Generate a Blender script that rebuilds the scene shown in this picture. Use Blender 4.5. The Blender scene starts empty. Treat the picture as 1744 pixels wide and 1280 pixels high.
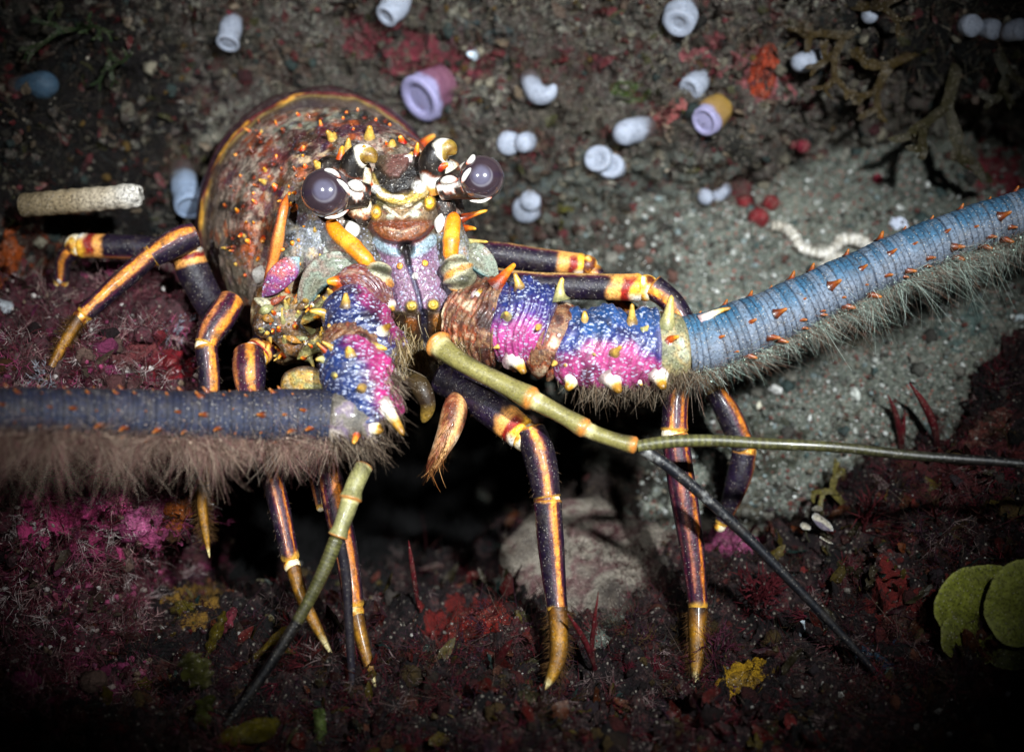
import bpy, math, random
import numpy as np
from mathutils import Vector
from mathutils.bvhtree import BVHTree

random.seed(7)
RNG = np.random.default_rng(11)
scene = bpy.context.scene
COL = scene.collection

# ------------------------------------------------------------------ camera, water light, strobes
PITCH = math.radians(20.0)
TANH = 0.359
D0 = 0.60                       # metres from lens to the lobster's face
KP = D0 * TANH / 872.0          # one picture unit at that distance, in metres
CAM = np.array([0.0, -0.62, 0.32])
RT = np.array([1.0, 0.0, 0.0])
UP = np.array([0.0, math.sin(PITCH), math.cos(PITCH)])
FW = np.array([0.0, math.cos(PITCH), -math.sin(PITCH)])

cam_data = bpy.data.cameras.new('camera')
cam_data.sensor_width = 36.0
cam_data.lens = 18.0 / TANH
cam_data.clip_start = 0.02
cam_data.clip_end = 60.0
cam_data.dof.use_dof = True
cam_data.dof.focus_distance = 0.597
cam_data.dof.aperture_fstop = 4.2
camera = bpy.data.objects.new('camera', cam_data)
camera.location = CAM
camera.rotation_euler = (math.pi / 2 - PITCH, 0, 0)
COL.objects.link(camera)
scene.camera = camera

world = bpy.data.worlds.new('World')
scene.world = world
world.use_nodes = True
wn = world.node_tree
bg = wn.nodes['Background']
sky = wn.nodes.new('ShaderNodeTexSky')
sky.sky_type = 'NISHITA'
sky.sun_disc = False
sky.sun_elevation = math.radians(50)
sky.sun_rotation = math.radians(20)
wn.links.new(sky.outputs[0], bg.inputs[0])
bg.inputs[1].default_value = 0.003          # deep under water, almost all light is the diver's strobe

def strobe(offset, aim, watts, size_deg, radius, color):
    d = bpy.data.lights.new('strobe', 'SPOT')
    d.energy = watts
    d.spot_size = math.radians(size_deg)
    d.spot_blend = 1.0
    d.shadow_soft_size = radius
    d.color = color
    o = bpy.data.objects.new('strobe', d)
    loc = CAM + RT * offset[0] + UP * offset[1] + FW * offset[2]
    o.location = loc
    o.rotation_euler = (Vector(aim) - Vector(loc)).to_track_quat('-Z', 'Y').to_euler()
    COL.objects.link(o)
    return o

def P(px, py, z):
    px = np.asarray(px, float); py = np.asarray(py, float); z = np.asarray(z, float)
    px, py, z = np.broadcast_arrays(px, py, z)
    d = D0 + z * KP
    x = (px - 872.0) / 872.0 * TANH * d
    y = -(py - 640.0) / 872.0 * TANH * d
    return CAM + x[..., None] * RT + y[..., None] * UP + d[..., None] * FW

def U(z):
    return (D0 + np.asarray(z, float) * KP) * TANH / 872.0

strobe((0.17, 0.17, -0.02), P(930, 430, 60), 47.0, 45, 0.014, (0.93, 0.98, 1.0))
strobe((-0.20, 0.16, -0.02), P(600, 440, 40), 16.0, 36, 0.014, (0.95, 0.98, 1.0))

scene.view_settings.view_transform = 'Standard'
scene.view_settings.look = 'None'
scene.view_settings.exposure = 0.0
scene.view_settings.gamma = 1.0
scene.cycles.max_bounces = 6
scene.cycles.diffuse_bounces = 2
scene.cycles.glossy_bounces = 2
scene.cycles.transmission_bounces = 2
scene.cycles.caustics_reflective = False
scene.cycles.caustics_refractive = False
scene.cycles.use_denoising = True

# ------------------------------------------------------------------ number helpers
def lin(h):
    h = h.lstrip('#')
    v = np.array([int(h[i:i + 2], 16) for i in (0, 2, 4)]) / 255.0
    return np.where(v <= 0.04045, v / 12.92, ((v + 0.055) / 1.055) ** 2.4)

def sstep(a, b, x):
    t = np.clip((x - a) / (b - a + 1e-12), 0, 1)
    return t * t * (3 - 2 * t)

def _hash(ix, iy, iz, seed):
    h = (ix.astype(np.int64) * 374761393 + iy.astype(np.int64) * 668265263 + iz.astype(np.int64) * 2147483647 + seed * 144665) & 0xFFFFFFFF
    h = ((h ^ (h >> 13)) * 1274126177) & 0xFFFFFFFF
    h = ((h ^ (h >> 16)) * 2246822519) & 0xFFFFFFFF
    return ((h ^ (h >> 15)) & 0xFFFFFF) / float(0xFFFFFF)

def vnoise(p, seed=0):
    p = np.asarray(p, float)
    i = np.floor(p).astype(np.int64)
    f = p - i
    f = f * f * f * (f * (f * 6 - 15) + 10)
    r = 0
    for dx in (0, 1):
        wx = f[..., 0] if dx else 1 - f[..., 0]
        for dy in (0, 1):
            wy = f[..., 1] if dy else 1 - f[..., 1]
            for dz in (0, 1):
                wz = f[..., 2] if dz else 1 - f[..., 2]
                r = r + wx * wy * wz * _hash(i[..., 0] + dx, i[..., 1] + dy, i[..., 2] + dz, seed)
    return r * 2 - 1

def fbm(p, octaves=4, seed=0, gain=0.5, lac=2.03):
    a = 1.0; s = 0; n = 0
    p = np.asarray(p, float)
    for k in range(octaves):
        s = s + a * vnoise(p, seed + k * 17); n += a
        a *= gain; p = p * lac + 11.3
    return s / n

def mixc(a, b, t):
    t = np.asarray(t)[..., None]
    return a * (1 - t) + b * t

def ramp(t, stops):
    t = np.asarray(t, float)
    xs = [s[0] for s in stops]
    cs = np.array([s[1] for s in stops])
    return np.stack([np.interp(t, xs, cs[:, k]) for k in range(3)], -1)

def spline(xk, yk, x):
    """non-uniform Catmull-Rom through rows of yk, one row per knot"""
    xk = np.asarray(xk, float); yk = np.asarray(yk, float); x = np.asarray(x, float)
    m = np.gradient(yk, xk, axis=0) if len(xk) > 2 else np.repeat(((yk[1] - yk[0]) / (xk[1] - xk[0]))[None], 2, 0)
    j = np.clip(np.searchsorted(xk, x, side='right') - 1, 0, len(xk) - 2)
    h = (xk[j + 1] - xk[j])
    t = np.clip((x - xk[j]) / h, 0, 1)
    sh = (-1,) + (1,) * (yk.ndim - 1)
    t = t.reshape(sh); h = h.reshape(sh)
    return ((2 * t**3 - 3 * t**2 + 1) * yk[j] + (t**3 - 2 * t**2 + t) * h * m[j]
            + (-2 * t**3 + 3 * t**2) * yk[j + 1] + (t**3 - t**2) * h * m[j + 1])

def unit(v):
    v = np.asarray(v, float)
    return v / (np.linalg.norm(v, axis=-1, keepdims=True) + 1e-12)

# ------------------------------------------------------------------ mesh collecting
class Geo:
    def __init__(self):
        self.V = []; self.C = []; self.Q = []; self.T = []; self.n = 0
    def add(self, V, C, Q=None, T=None):
        V = np.asarray(V, float).reshape(-1, 3)
        C = np.asarray(C, float)
        if C.ndim == 1:
            C = np.repeat(C[None], len(V), 0)
        C = C.reshape(-1, C.shape[-1])
        if C.shape[1] == 3:
            C = np.concatenate([C, np.zeros((len(C), 1))], 1)
        self.V.append(V); self.C.append(C)
        if Q is not None and len(Q): self.Q.append(np.asarray(Q, np.int64).reshape(-1, 4) + self.n)
        if T is not None and len(T): self.T.append(np.asarray(T, np.int64).reshape(-1, 3) + self.n)
        self.n += len(V)
    def grid(self, V, C, closed=False):
        nu, nv = V.shape[:2]
        idx = np.arange(nu * nv).reshape(nu, nv)
        if closed:
            nx = np.roll(idx, -1, 1)
            q = np.stack([idx[:-1], nx[:-1], nx[1:], idx[1:]], -1)
        else:
            q = np.stack([idx[:-1, :-1], idx[:-1, 1:], idx[1:, 1:], idx[1:, :-1]], -1)
        self.add(V.reshape(-1, 3), C.reshape(-1, C.shape[-1]) if C.ndim > 1 else C, q.reshape(-1, 4))
    def arrays(self):
        V = np.concatenate(self.V); C = np.concatenate(self.C)
        Q = np.concatenate(self.Q) if self.Q else np.zeros((0, 4), np.int64)
        T = np.concatenate(self.T) if self.T else np.zeros((0, 3), np.int64)
        return V, C, Q, T
    def build(self, name, mat, parent=None, smooth=True):
        V, C, Q, T = self.arrays()
        org = V.mean(0)
        me = bpy.data.meshes.new(name)
        me.vertices.add(len(V))
        me.vertices.foreach_set('co', (V - org).astype(np.float32).ravel())
        nl = len(Q) * 4 + len(T) * 3
        me.loops.add(nl)
        me.loops.foreach_set('vertex_index', np.concatenate([Q.ravel(), T.ravel()]).astype(np.int32))
        me.polygons.add(len(Q) + len(T))
        st = np.concatenate([np.arange(len(Q)) * 4, len(Q) * 4 + np.arange(len(T)) * 3]).astype(np.int32)
        me.polygons.foreach_set('loop_start', st)
        me.polygons.foreach_set('use_smooth', np.full(len(Q) + len(T), smooth))
        at = me.color_attributes.new('Col', 'FLOAT_COLOR', 'POINT')
        at.data.foreach_set('color', C.astype(np.float32).ravel())
        me.update(calc_edges=True)
        me.validate()
        me.materials.append(mat)
        o = bpy.data.objects.new(name, me)
        COL.objects.link(o)
        place(o, org, parent)
        return o
    def bvh(self):
        V, C, Q, T = self.arrays()
        return BVHTree.FromPolygons([tuple(v) for v in V], [tuple(q) for q in Q] + [tuple(t) for t in T])

WLOC = {}
def place(o, loc, parent=None):
    WLOC[o] = np.asarray(loc, float)
    if parent is not None:
        o.parent = parent
        o.location = WLOC[o] - WLOC[parent]
    else:
        o.location = loc

def empty(name, loc):
    o = bpy.data.objects.new(name, None)
    o.empty_display_size = 0.02
    COL.objects.link(o)
    place(o, loc)
    return o

def tag(o, label=None, cat=None, group=None, kind=None):
    if label: o['label'] = label
    if cat: o['category'] = cat
    if group: o['group'] = group
    if kind: o['kind'] = kind
    return o

def raycast(bvhs, px, py):
    d = Vector(unit(P(px, py, 0) - CAM))
    best = None
    for b in bvhs:
        h = b.ray_cast(Vector(CAM), d)
        if h[0] is not None and (best is None or h[3] < best[2]):
            n = h[1]
            if n.dot(d) > 0: n = -n
            best = (np.array(h[0]), np.array(n), h[3])
    return best

def depth_of(pt):
    return (np.dot(np.asarray(pt) - CAM, FW) - D0) / KP

# ------------------------------------------------------------------ shape makers
def tube(geo, pts, nu=60, nv=32, col=None, disp=None, cap0=0.0, cap1=0.0, squash=1.0, flat=1.0):
    """round rod through (px, py, z, radius) points; angle 0 looks at the lens"""
    pts = np.asarray(pts, float)
    c = P(pts[:, 0], pts[:, 1], pts[:, 2]); r = pts[:, 3] * U(pts[:, 2])
    k = np.concatenate([[0], np.cumsum(np.linalg.norm(np.diff(c, axis=0), axis=1))])
    L = k[-1]; k = k / L
    s = np.linspace(0, 1, nu)
    if cap0 or cap1:
        s = 0.35 * (1 - np.cos(np.pi * s)) / 2 + 0.65 * s
    cc = spline(k, c, s); rr = spline(k, r[:, None], s)[:, 0]
    if cap0: rr = rr * np.sqrt(np.clip(1 - ((cap0 - np.minimum(s, cap0)) / cap0) ** 2, 1e-4, 1))
    if cap1: rr = rr * np.sqrt(np.clip(1 - ((np.maximum(s, 1 - cap1) - 1 + cap1) / cap1) ** 2, 1e-4, 1))
    t = unit(np.gradient(cc, axis=0))
    n = CAM - cc
    n = unit(n - (n * t).sum(-1, keepdims=True) * t)
    b = np.cross(t, n)
    a = np.linspace(-np.pi, np.pi, nv, endpoint=False)
    S, A = np.meshgrid(s, a, indexing='ij')
    dirv = np.cos(A)[..., None] * n[:, None] * flat + np.sin(A)[..., None] * b[:, None] * squash
    R = rr[:, None] * np.ones_like(A)
    X0 = cc[:, None] + R[..., None] * dirv
    if disp is not None:
        R = R * disp(S, A, X0)
        X0 = cc[:, None] + R[..., None] * dirv
    C = col(S, A, X0) if callable(col) else np.broadcast_to(col, S.shape + (len(col),)).copy()
    geo.grid(X0, C, closed=True)
    return cc, n, b, rr, t

def cone(geo, base, d, length, r, stops, bend=None, nv=10, nu=9, blunt=0.25, flare=False):
    d = unit(d)
    if bend is None: bend = np.zeros(3)
    s = np.linspace(0, 1, nu)
    c = base + s[:, None] * d * length + (s ** 2)[:, None] * bend * length
    t = unit(np.gradient(c, axis=0))
    ref = np.array([0.3, 0.2, 0.9]); ref = ref if abs(np.dot(ref, d)) < 0.9 else np.array([1.0, 0, 0])
    n = unit(np.cross(t, ref)); b = np.cross(t, n)
    rr = r * (0.55 * (1 - s) ** 6 + 0.85 * (1 - (1 - blunt) * s ** 1.1)) if flare else r * (1 - (1 - blunt) * s ** 0.85)
    rr[-1] = r * 0.02; c[-1] = c[-2] + (c[-1] - c[-2]) * 0.75
    a = np.linspace(0, 2 * np.pi, nv, endpoint=False)
    V = c[:, None] + rr[:, None, None] * (np.cos(a)[None, :, None] * n[:, None] + np.sin(a)[None, :, None] * b[:, None])
    C = ramp(np.clip(s[:, None] + 0.10 * vnoise(V * 700, 5), 0, 1), stops) * (1 + 0.3 * vnoise(V * 1400, 8)[..., None])
    geo.grid(V, np.clip(C, 0, 1), closed=True)

def ico(sub=1):
    import bmesh
    bm = bmesh.new(); bmesh.ops.create_icosphere(bm, subdivisions=sub, radius=1.0)
    V = np.array([v.co[:] for v in bm.verts]); bm.verts.ensure_lookup_table()
    F = np.array([[v.index for v in f.verts] for f in bm.faces]); bm.free()
    return V, F
ICO1, ICO1F = ico(1)
ICO2, ICO2F = ico(2)
ICO4, ICO4F = ico(4)
ICO6, ICO6F = ico(6)

def rand_rot(n):
    q = unit(RNG.normal(size=(n, 4)))
    w, x, y, z = q.T
    return np.stack([np.stack([1 - 2 * (y*y + z*z), 2 * (x*y - z*w), 2 * (x*z + y*w)], -1),
                     np.stack([2 * (x*y + z*w), 1 - 2 * (x*x + z*z), 2 * (y*z - x*w)], -1),
                     np.stack([2 * (x*z - y*w), 2 * (y*z + x*w), 1 - 2 * (x*x + y*y)], -1)], 1)

def pebbles(geo, pos, size, colr, stretch=0.45, fine=False, rough=0.25):
    n = len(pos)
    B, F = (ICO2, ICO2F) if fine else (ICO1, ICO1F)
    sc = size[:, None] * (1 + RNG.uniform(-stretch, stretch, (n, 3)))
    R = rand_rot(n)
    v = B[None] * (1 + RNG.uniform(-rough, rough, (n, len(B), 1)))
    v = v * sc[:, None]
    V = np.einsum('nij,nkj->nki', R, v) + pos[:, None]
    C = np.repeat(colr[:, None], len(B), 1) * (1 + RNG.uniform(-0.12, 0.12, (n, len(B), 1)))
    T = (F[None] + (np.arange(n) * len(B))[:, None, None]).reshape(-1, 3)
    geo.add(V.reshape(-1, 3), C.reshape(-1, C.shape[-1]), T=T)

def filaments(geo, base, d, length, width, colr, curl=0.5, k=4, tipcol=None, sag=0.0):
    n = len(base)
    d = unit(d)
    cv = unit(RNG.normal(size=(n, 3))) * curl
    s = np.linspace(0, 1, k)
    c = base[:, None] + length[:, None, None] * (s[None, :, None] * d[:, None] + (s ** 2)[None, :, None] * cv[:, None] * 0.6)
    if sag: c = c + (s ** 2)[None, :, None] * length[:, None, None] * np.array([0, 0, -sag])
    side = unit(np.cross(d, unit(RNG.normal(size=(n, 3)))))
    w = width[:, None] * (1 - 0.8 * s[None])
    V = np.stack([c - side[:, None] * w[..., None], c + side[:, None] * w[..., None]], 2)
    C = np.repeat(colr[:, None], k, 1)
    if tipcol is not None: C = C * (1 - s[None, :, None]) + tipcol[:, None] * s[None, :, None]
    C = np.repeat(C[:, :, None], 2, 2)
    idx = np.arange(n * k * 2).reshape(n, k, 2)
    q = np.stack([idx[:, :-1, 0], idx[:, :-1, 1], idx[:, 1:, 1], idx[:, 1:, 0]], -1).reshape(-1, 4)
    geo.add(V.reshape(-1, 3), C.reshape(-1, C.shape[-1]), Q=q)

def blades(geo, base, d, length, width, colr, curl=0.5, k=7, lobed=0.25):
    n = len(base)
    d = unit(d); cv = unit(RNG.normal(size=(n, 3)))
    s = np.linspace(0, 1, k)
    c = base[:, None] + length[:, None, None] * (s[None, :, None] * d[:, None] + (s ** 2)[None, :, None] * cv[:, None] * curl)
    side = unit(np.cross(d, unit(RNG.normal(size=(n, 3))))); nr = np.cross(d, side)
    prof = np.sin(np.pi * np.clip(s * 0.93 + 0.05, 0, 1)) ** 0.7
    w = width[:, None] * prof[None] * (1 + RNG.uniform(-lobed, lobed, (n, k)))
    j = np.array([-1.0, -0.45, 0.0, 0.45, 1.0])
    fold = RNG.uniform(-0.5, 0.5, (n, 1, 1)) * (np.abs(j)[None, None]) + RNG.uniform(-0.25, 0.25, (n, k, 5))
    V = c[:, :, None] + side[:, None, None] * (w[:, :, None] * j)[..., None] + nr[:, None, None] * (w[:, :, None] * fold)[..., None]
    C = np.repeat(np.repeat(colr[:, None, None], k, 1), 5, 2) * (1 + RNG.uniform(-0.2, 0.2, (n, k, 5, 1)))
    idx = np.arange(n * k * 5).reshape(n, k, 5)
    q = np.stack([idx[:, :-1, :-1], idx[:, :-1, 1:], idx[:, 1:, 1:], idx[:, 1:, :-1]], -1).reshape(-1, 4)
    geo.add(V.reshape(-1, 3), C.reshape(-1, C.shape[-1]), Q=q)

# albedo areas given as shapes in the thing's own front view; edges roughened by noise
def m_ell(X, Y, cx, cy, rx, ry, rot=0, soft=0.25, jit=0.0, seed=0):
    c, s = math.cos(math.radians(rot)), math.sin(math.radians(rot))
    dx, dy = X - cx, Y - cy
    u = (dx * c + dy * s) / rx; v = (-dx * s + dy * c) / ry
    q = np.sqrt(u * u + v * v)
    if jit: q = q + jit * fbm(np.stack([X * 0.06, Y * 0.06, np.full_like(X, seed)], -1), 3, seed)
    return 1 - sstep(1 - soft, 1 + soft * 0.3, q)

def m_line(X, Y, pts, r, soft=0.3, jit=0.0, seed=0):
    pts = np.asarray(pts, float)
    best = np.full(X.shape, 1e9)
    for (x0, y0), (x1, y1) in zip(pts[:-1], pts[1:]):
        L2 = (x1 - x0) ** 2 + (y1 - y0) ** 2 + 1e-9
        t = np.clip(((X - x0) * (x1 - x0) + (Y - y0) * (y1 - y0)) / L2, 0, 1)
        best = np.minimum(best, np.hypot(X - x0 - t * (x1 - x0), Y - y0 - t * (y1 - y0)))
    q = best / r
    if jit: q = q + jit * fbm(np.stack([X * 0.06, Y * 0.06, np.full_like(X, seed)], -1), 3, seed)
    return 1 - sstep(1 - soft, 1 + soft * 0.3, q)

# ------------------------------------------------------------------ materials
def new_mat(name):
    m = bpy.data.materials.new(name)
    m.use_nodes = True
    nt = m.node_tree
    return m, nt, nt.nodes['Principled BSDF']

def nd(nt, t, **kw):
    n = nt.nodes.new(t)
    for k, v in kw.items(): setattr(n, k, v)
    return n

def coords(nt, scale=1.0):
    g = nd(nt, 'ShaderNodeNewGeometry')
    return g.outputs['Position']

def noise(nt, vec, scale, detail=4.0, rough=0.55, dist=0.0):
    n = nd(nt, 'ShaderNodeTexNoise')
    n.inputs['Scale'].default_value = scale
    n.inputs['Detail'].default_value = detail
    n.inputs['Roughness'].default_value = rough
    n.inputs['Distortion'].default_value = dist
    nt.links.new(vec, n.inputs['Vector'])
    return n

def voro(nt, vec, scale, feature='F1'):
    n = nd(nt, 'ShaderNodeTexVoronoi', feature=feature)
    n.inputs['Scale'].default_value = scale
    nt.links.new(vec, n.inputs['Vector'])
    return n

def maprange(nt, sock, a, b, c=0.0, d=1.0):
    n = nd(nt, 'ShaderNodeMapRange')
    n.inputs[1].default_value = a; n.inputs[2].default_value = b
    n.inputs[3].default_value = c; n.inputs[4].default_value = d
    nt.links.new(sock, n.inputs[0])
    return n.outputs[0]

def mathn(nt, op, a, b):
    n = nd(nt, 'ShaderNodeMath', operation=op)
    for i, v in enumerate((a, b)):
        if isinstance(v, (int, float)): n.inputs[i].default_value = v
        else: nt.links.new(v, n.inputs[i])
    return n.outputs[0]

def mix(nt, fac, a, b, blend='MIX'):
    n = nd(nt, 'ShaderNodeMix', data_type='RGBA', blend_type=blend)
    if isinstance(fac, (int, float)): n.inputs[0].default_value = fac
    else: nt.links.new(fac, n.inputs[0])
    for i, v in ((6, a), (7, b)):
        if isinstance(v, (tuple, list, np.ndarray)): n.inputs[i].default_value = (*[float(q) for q in v[:3]], 1)
        else: nt.links.new(v, n.inputs[i])
    return n.outputs[2]

def cramp(nt, sock, stops, interp='LINEAR'):
    n = nd(nt, 'ShaderNodeValToRGB')
    cr = n.color_ramp; cr.interpolation = interp
    while len(cr.elements) < len(stops): cr.elements.new(0.5)
    for e, (p, c) in zip(cr.elements, stops):
        e.position = p; e.color = (*[float(q) for q in c], 1)
    nt.links.new(sock, n.inputs[0])
    return n.outputs[0]

def bump(nt, bsdf, sock, strength, dist):
    b = nd(nt, 'ShaderNodeBump')
    b.inputs['Strength'].default_value = strength
    b.inputs['Distance'].default_value = dist
    nt.links.new(sock, b.inputs['Height'])
    nt.links.new(b.outputs[0], bsdf.inputs['Normal'])

def attr_mat(name, rough=0.4, nscale=900, namt=0.35, bscale=1200, bstr=0.35, bdist=0.0004, dots=0, dotscale=(430, 430, 430),
             sss=0.0, coat=0.0, translucent=0.0, spec=0.5, film=0.0):
    m, nt, b = new_mat(name)
    at = nd(nt, 'ShaderNodeVertexColor'); at.layer_name = 'Col'
    pos = coords(nt)
    n1 = noise(nt, pos, nscale, 5, 0.65)
    v = maprange(nt, n1.outputs['Fac'], 0.3, 0.7, 1 - namt, 1 + namt)
    c = mix(nt, 1.0, at.outputs['Color'], v, 'MULTIPLY')
    h = noise(nt, pos, bscale, 4, 0.6).outputs['Fac']
    if film:
        fn = noise(nt, pos, 210, 8, 0.72)
        fm = maprange(nt, fn.outputs['Fac'], 0.47, 0.66, 0.0, film)
        c = mix(nt, fm, c, lin('#6a5f52'))
        sp = voro(nt, pos, 1500)
        sc_ = nd(nt, 'ShaderNodeSeparateColor'); nt.links.new(sp.outputs['Color'], sc_.inputs[0])
        dk = maprange(nt, sc_.outputs[0], 0.8, 0.84, 0.0, min(1.0, film * 1.6))
        c = mix(nt, dk, c, lin('#1c130f'))
        lt = mathn(nt, 'MULTIPLY', maprange(nt, sc_.outputs[1], 0.9, 0.92, 0.0, min(1.0, film * 1.4)), maprange(nt, sp.outputs['Distance'], 0.5, 0.3))
        c = mix(nt, lt, c, lin('#c9c0b2'))
        h = mathn(nt, 'ADD', h, mathn(nt, 'MULTIPLY', fn.outputs['Fac'], 0.8))
    if dots:
        mp = nd(nt, 'ShaderNodeVectorMath', operation='MULTIPLY')
        mp.inputs[1].default_value = dotscale
        wob = noise(nt, pos, 200, 2, 0.5)
        ad = nd(nt, 'ShaderNodeVectorMath', operation='MULTIPLY_ADD')
        ad.inputs[1].default_value = (0.004, 0.004, 0.004)
        nt.links.new(wob.outputs['Color'], ad.inputs[0]); nt.links.new(pos, ad.inputs[2])
        nt.links.new(ad.outputs[0], mp.inputs[0])
        vv = voro(nt, mp.outputs[0], 1.0)
        mk = maprange(nt, vv.outputs['Distance'], dots, dots * 0.75)
        brk = maprange(nt, noise(nt, pos, 330, 3, 0.6).outputs['Fac'], 0.36, 0.6, 0.1, 0.9)
        mk2 = mathn(nt, 'MULTIPLY', mathn(nt, 'MULTIPLY', mk, at.outputs['Alpha']), brk)
        c = mix(nt, mk2, c, (0.40, 0.44, 0.58))
        h = mathn(nt, 'ADD', h, mathn(nt, 'MULTIPLY', mk2, 0.5))
    nt.links.new(c, b.inputs['Base Color'])
    b.inputs['Roughness'].default_value = rough
    b.inputs['Specular IOR Level'].default_value = spec
    if coat:
        b.inputs['Coat Weight'].default_value = coat
        b.inputs['Coat Roughness'].default_value = 0.12
    if sss:
        b.inputs['Subsurface Weight'].default_value = sss
        b.inputs['Subsurface Radius'].default_value = (1.0, 0.8, 0.7)
        b.inputs['Subsurface Scale'].default_value = 0.002
    if bstr: bump(nt, b, h, bstr, bdist)
    if translucent:
        tr = nd(nt, 'ShaderNodeBsdfTranslucent'); nt.links.new(c, tr.inputs[0])
        ms = nd(nt, 'ShaderNodeMixShader'); ms.inputs[0].default_value = translucent
        out = nt.nodes['Material Output']
        nt.links.new(b.outputs[0], ms.inputs[1]); nt.links.new(tr.outputs[0], ms.inputs[2])
        nt.links.new(ms.outputs[0], out.inputs[0])
    return m

def reef_mat(name, stops, big=28, fine=330, speck=700, sandy=False, bstr=0.9):
    """rock crust: two noises of colour, worn specks, and the tint carried by the Col attribute (alpha = cover)"""
    m, nt, b = new_mat(name)
    at = nd(nt, 'ShaderNodeVertexColor'); at.layer_name = 'Col'
    pos = coords(nt)
    n1 = noise(nt, pos, big, 12, 0.72, 0.6)
    n2 = noise(nt, pos, fine, 6, 0.7)
    base = cramp(nt, mathn(nt, 'ADD', mathn(nt, 'MULTIPLY', n1.outputs['Fac'], 0.62), mathn(nt, 'MULTIPLY', n2.outputs['Fac'], 0.38)), stops)
    v1 = voro(nt, pos, speck)
    cellv = nd(nt, 'ShaderNodeSeparateColor'); nt.links.new(v1.outputs['Color'], cellv.inputs[0])
    if sandy:
        g = cramp(nt, cellv.outputs[0], [(0.0, lin('#2c2e2a')), (0.3, lin('#4c504a')), (0.6, lin('#64685f')), (0.88, lin('#7c7c70')), (0.97, lin('#9c9c94')), (1.0, lin('#c8cac4'))])
        base = mix(nt, 0.65, base, g)
        red = maprange(nt, cellv.outputs[1], 0.965, 0.97)
        base = mix(nt, red, base, lin('#8d4a40'))
    else:
        lightm = mathn(nt, 'MULTIPLY', maprange(nt, cellv.outputs[0], 0.86, 0.9), maprange(nt, v1.outputs['Distance'], 0.55, 0.25))
        base = mix(nt, mathn(nt, 'MULTIPLY', lightm, 0.55), base, lin('#a9a092'))
        darkm = mathn(nt, 'MULTIPLY', maprange(nt, cellv.outputs[1], 0.75, 0.8), maprange(nt, v1.outputs['Distance'], 0.7, 0.3))
        base = mix(nt, mathn(nt, 'MULTIPLY', darkm, 0.7), base, lin('#15110f'))
    n3 = noise(nt, pos, 150, 8, 0.7)
    cover = maprange(nt, mathn(nt, 'ADD', at.outputs['Alpha'], mathn(nt, 'MULTIPLY', mathn(nt, 'SUBTRACT', n3.outputs['Fac'], 0.5), 2.0)), 0.42, 0.62)
    tint = mix(nt, 1.0, at.outputs['Color'], maprange(nt, n2.outputs['Fac'], 0.3, 0.7, 0.45, 1.45), 'MULTIPLY')
    c = mix(nt, cover, base, tint)
    nt.links.new(c, b.inputs['Base Color'])
    b.inputs['Roughness'].default_value = 0.75
    b.inputs['Specular IOR Level'].default_value = 0.25
    hh = mathn(nt, 'ADD', mathn(nt, 'MULTIPLY', n3.outputs['Fac'], 1.0), mathn(nt, 'MULTIPLY', n2.outputs['Fac'], 0.6))
    hh = mathn(nt, 'ADD', hh, mathn(nt, 'MULTIPLY', v1.outputs['Distance'], -0.25))
    bump(nt, b, hh, bstr, 0.0035 if not sandy else 0.0015)
    return m

M_ROCK = reef_mat('rock_crust', [(0.36, lin('#070707')), (0.43, lin('#262521')), (0.485, lin('#56524a')), (0.515, lin('#3e2a2a')), (0.54, lin('#5a5a54')), (0.60, lin('#8a8678')), (0.66, lin('#4a4a40')), (0.75, lin('#2c2a26'))])
M_LEDGE = reef_mat('ledge_crust', [(0.34, lin('#080506')), (0.42, lin('#2c181b')), (0.48, lin('#4c3236')), (0.55, lin('#521c2a')), (0.62, lin('#6b5650')), (0.75, lin('#2c1a16'))])
M_BED = reef_mat('seabed_crust', [(0.38, lin('#020202')), (0.45, lin('#0a0608')), (0.51, lin('#1c0f12')), (0.56, lin('#3c2c2a')), (0.60, lin('#4a1218')), (0.66, lin('#241a10')), (0.75, lin('#4a3a1c'))], big=40)
M_SAND = reef_mat('sand_grains', [(0.32, lin('#262b28')), (0.45, lin('#4c544e')), (0.55, lin('#666c62')), (0.7, lin('#80806f'))], big=22, fine=420, speck=1250, sandy=True, bstr=0.9)
M_SHELL = attr_mat('lobster_shell', rough=0.42, nscale=1100, namt=0.5, bscale=1300, bstr=0.6, bdist=0.0008, dots=0.36, dotscale=(560, 560, 560), coat=0.2, film=0.28)
M_PED = attr_mat('antenna_shell', rough=0.42, nscale=800, namt=0.4, bscale=900, bstr=0.4, bdist=0.0004, dots=0.40, dotscale=(430, 560, 900), coat=0.2, film=0.2)
M_PLAIN = attr_mat('horny_shell', rough=0.42, nscale=900, namt=0.3, bscale=900, bstr=0.35, bdist=0.0005, coat=0.15, film=0.16)
M_THORN = attr_mat('thorn_horn', rough=0.4, nscale=1000, namt=0.35, bscale=1100, bstr=0.4, bdist=0.0005, coat=0.15, film=0.06)
M_LEG = attr_mat('leg_shell', rough=0.46, nscale=700, namt=0.4, bscale=620, bstr=0.6, bdist=0.0006, coat=0.08, film=0.2, spec=0.4)
M_FLAG = attr_mat('flagellum_shell', rough=0.6, nscale=700, namt=0.4, bscale=900, bstr=0.5, bdist=0.0006, film=0.3, spec=0.3)
M_EYE = attr_mat('eye_cornea', rough=0.12, nscale=300, namt=0.1, bstr=0.0, coat=0.8)
M_HAIR = attr_mat('setae', rough=0.8, nscale=600, namt=0.4, bstr=0, translucent=0.35, spec=0.1)
M_TURF = attr_mat('turf_fibre', rough=0.8, nscale=500, namt=0.3, bstr=0, translucent=0.2, spec=0.15)
M_ALGA = attr_mat('alga_blade', rough=0.55, nscale=700, namt=0.45, bscale=600, bstr=0.35, bdist=0.0006, translucent=0.25, spec=0.25, film=0.3)
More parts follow.
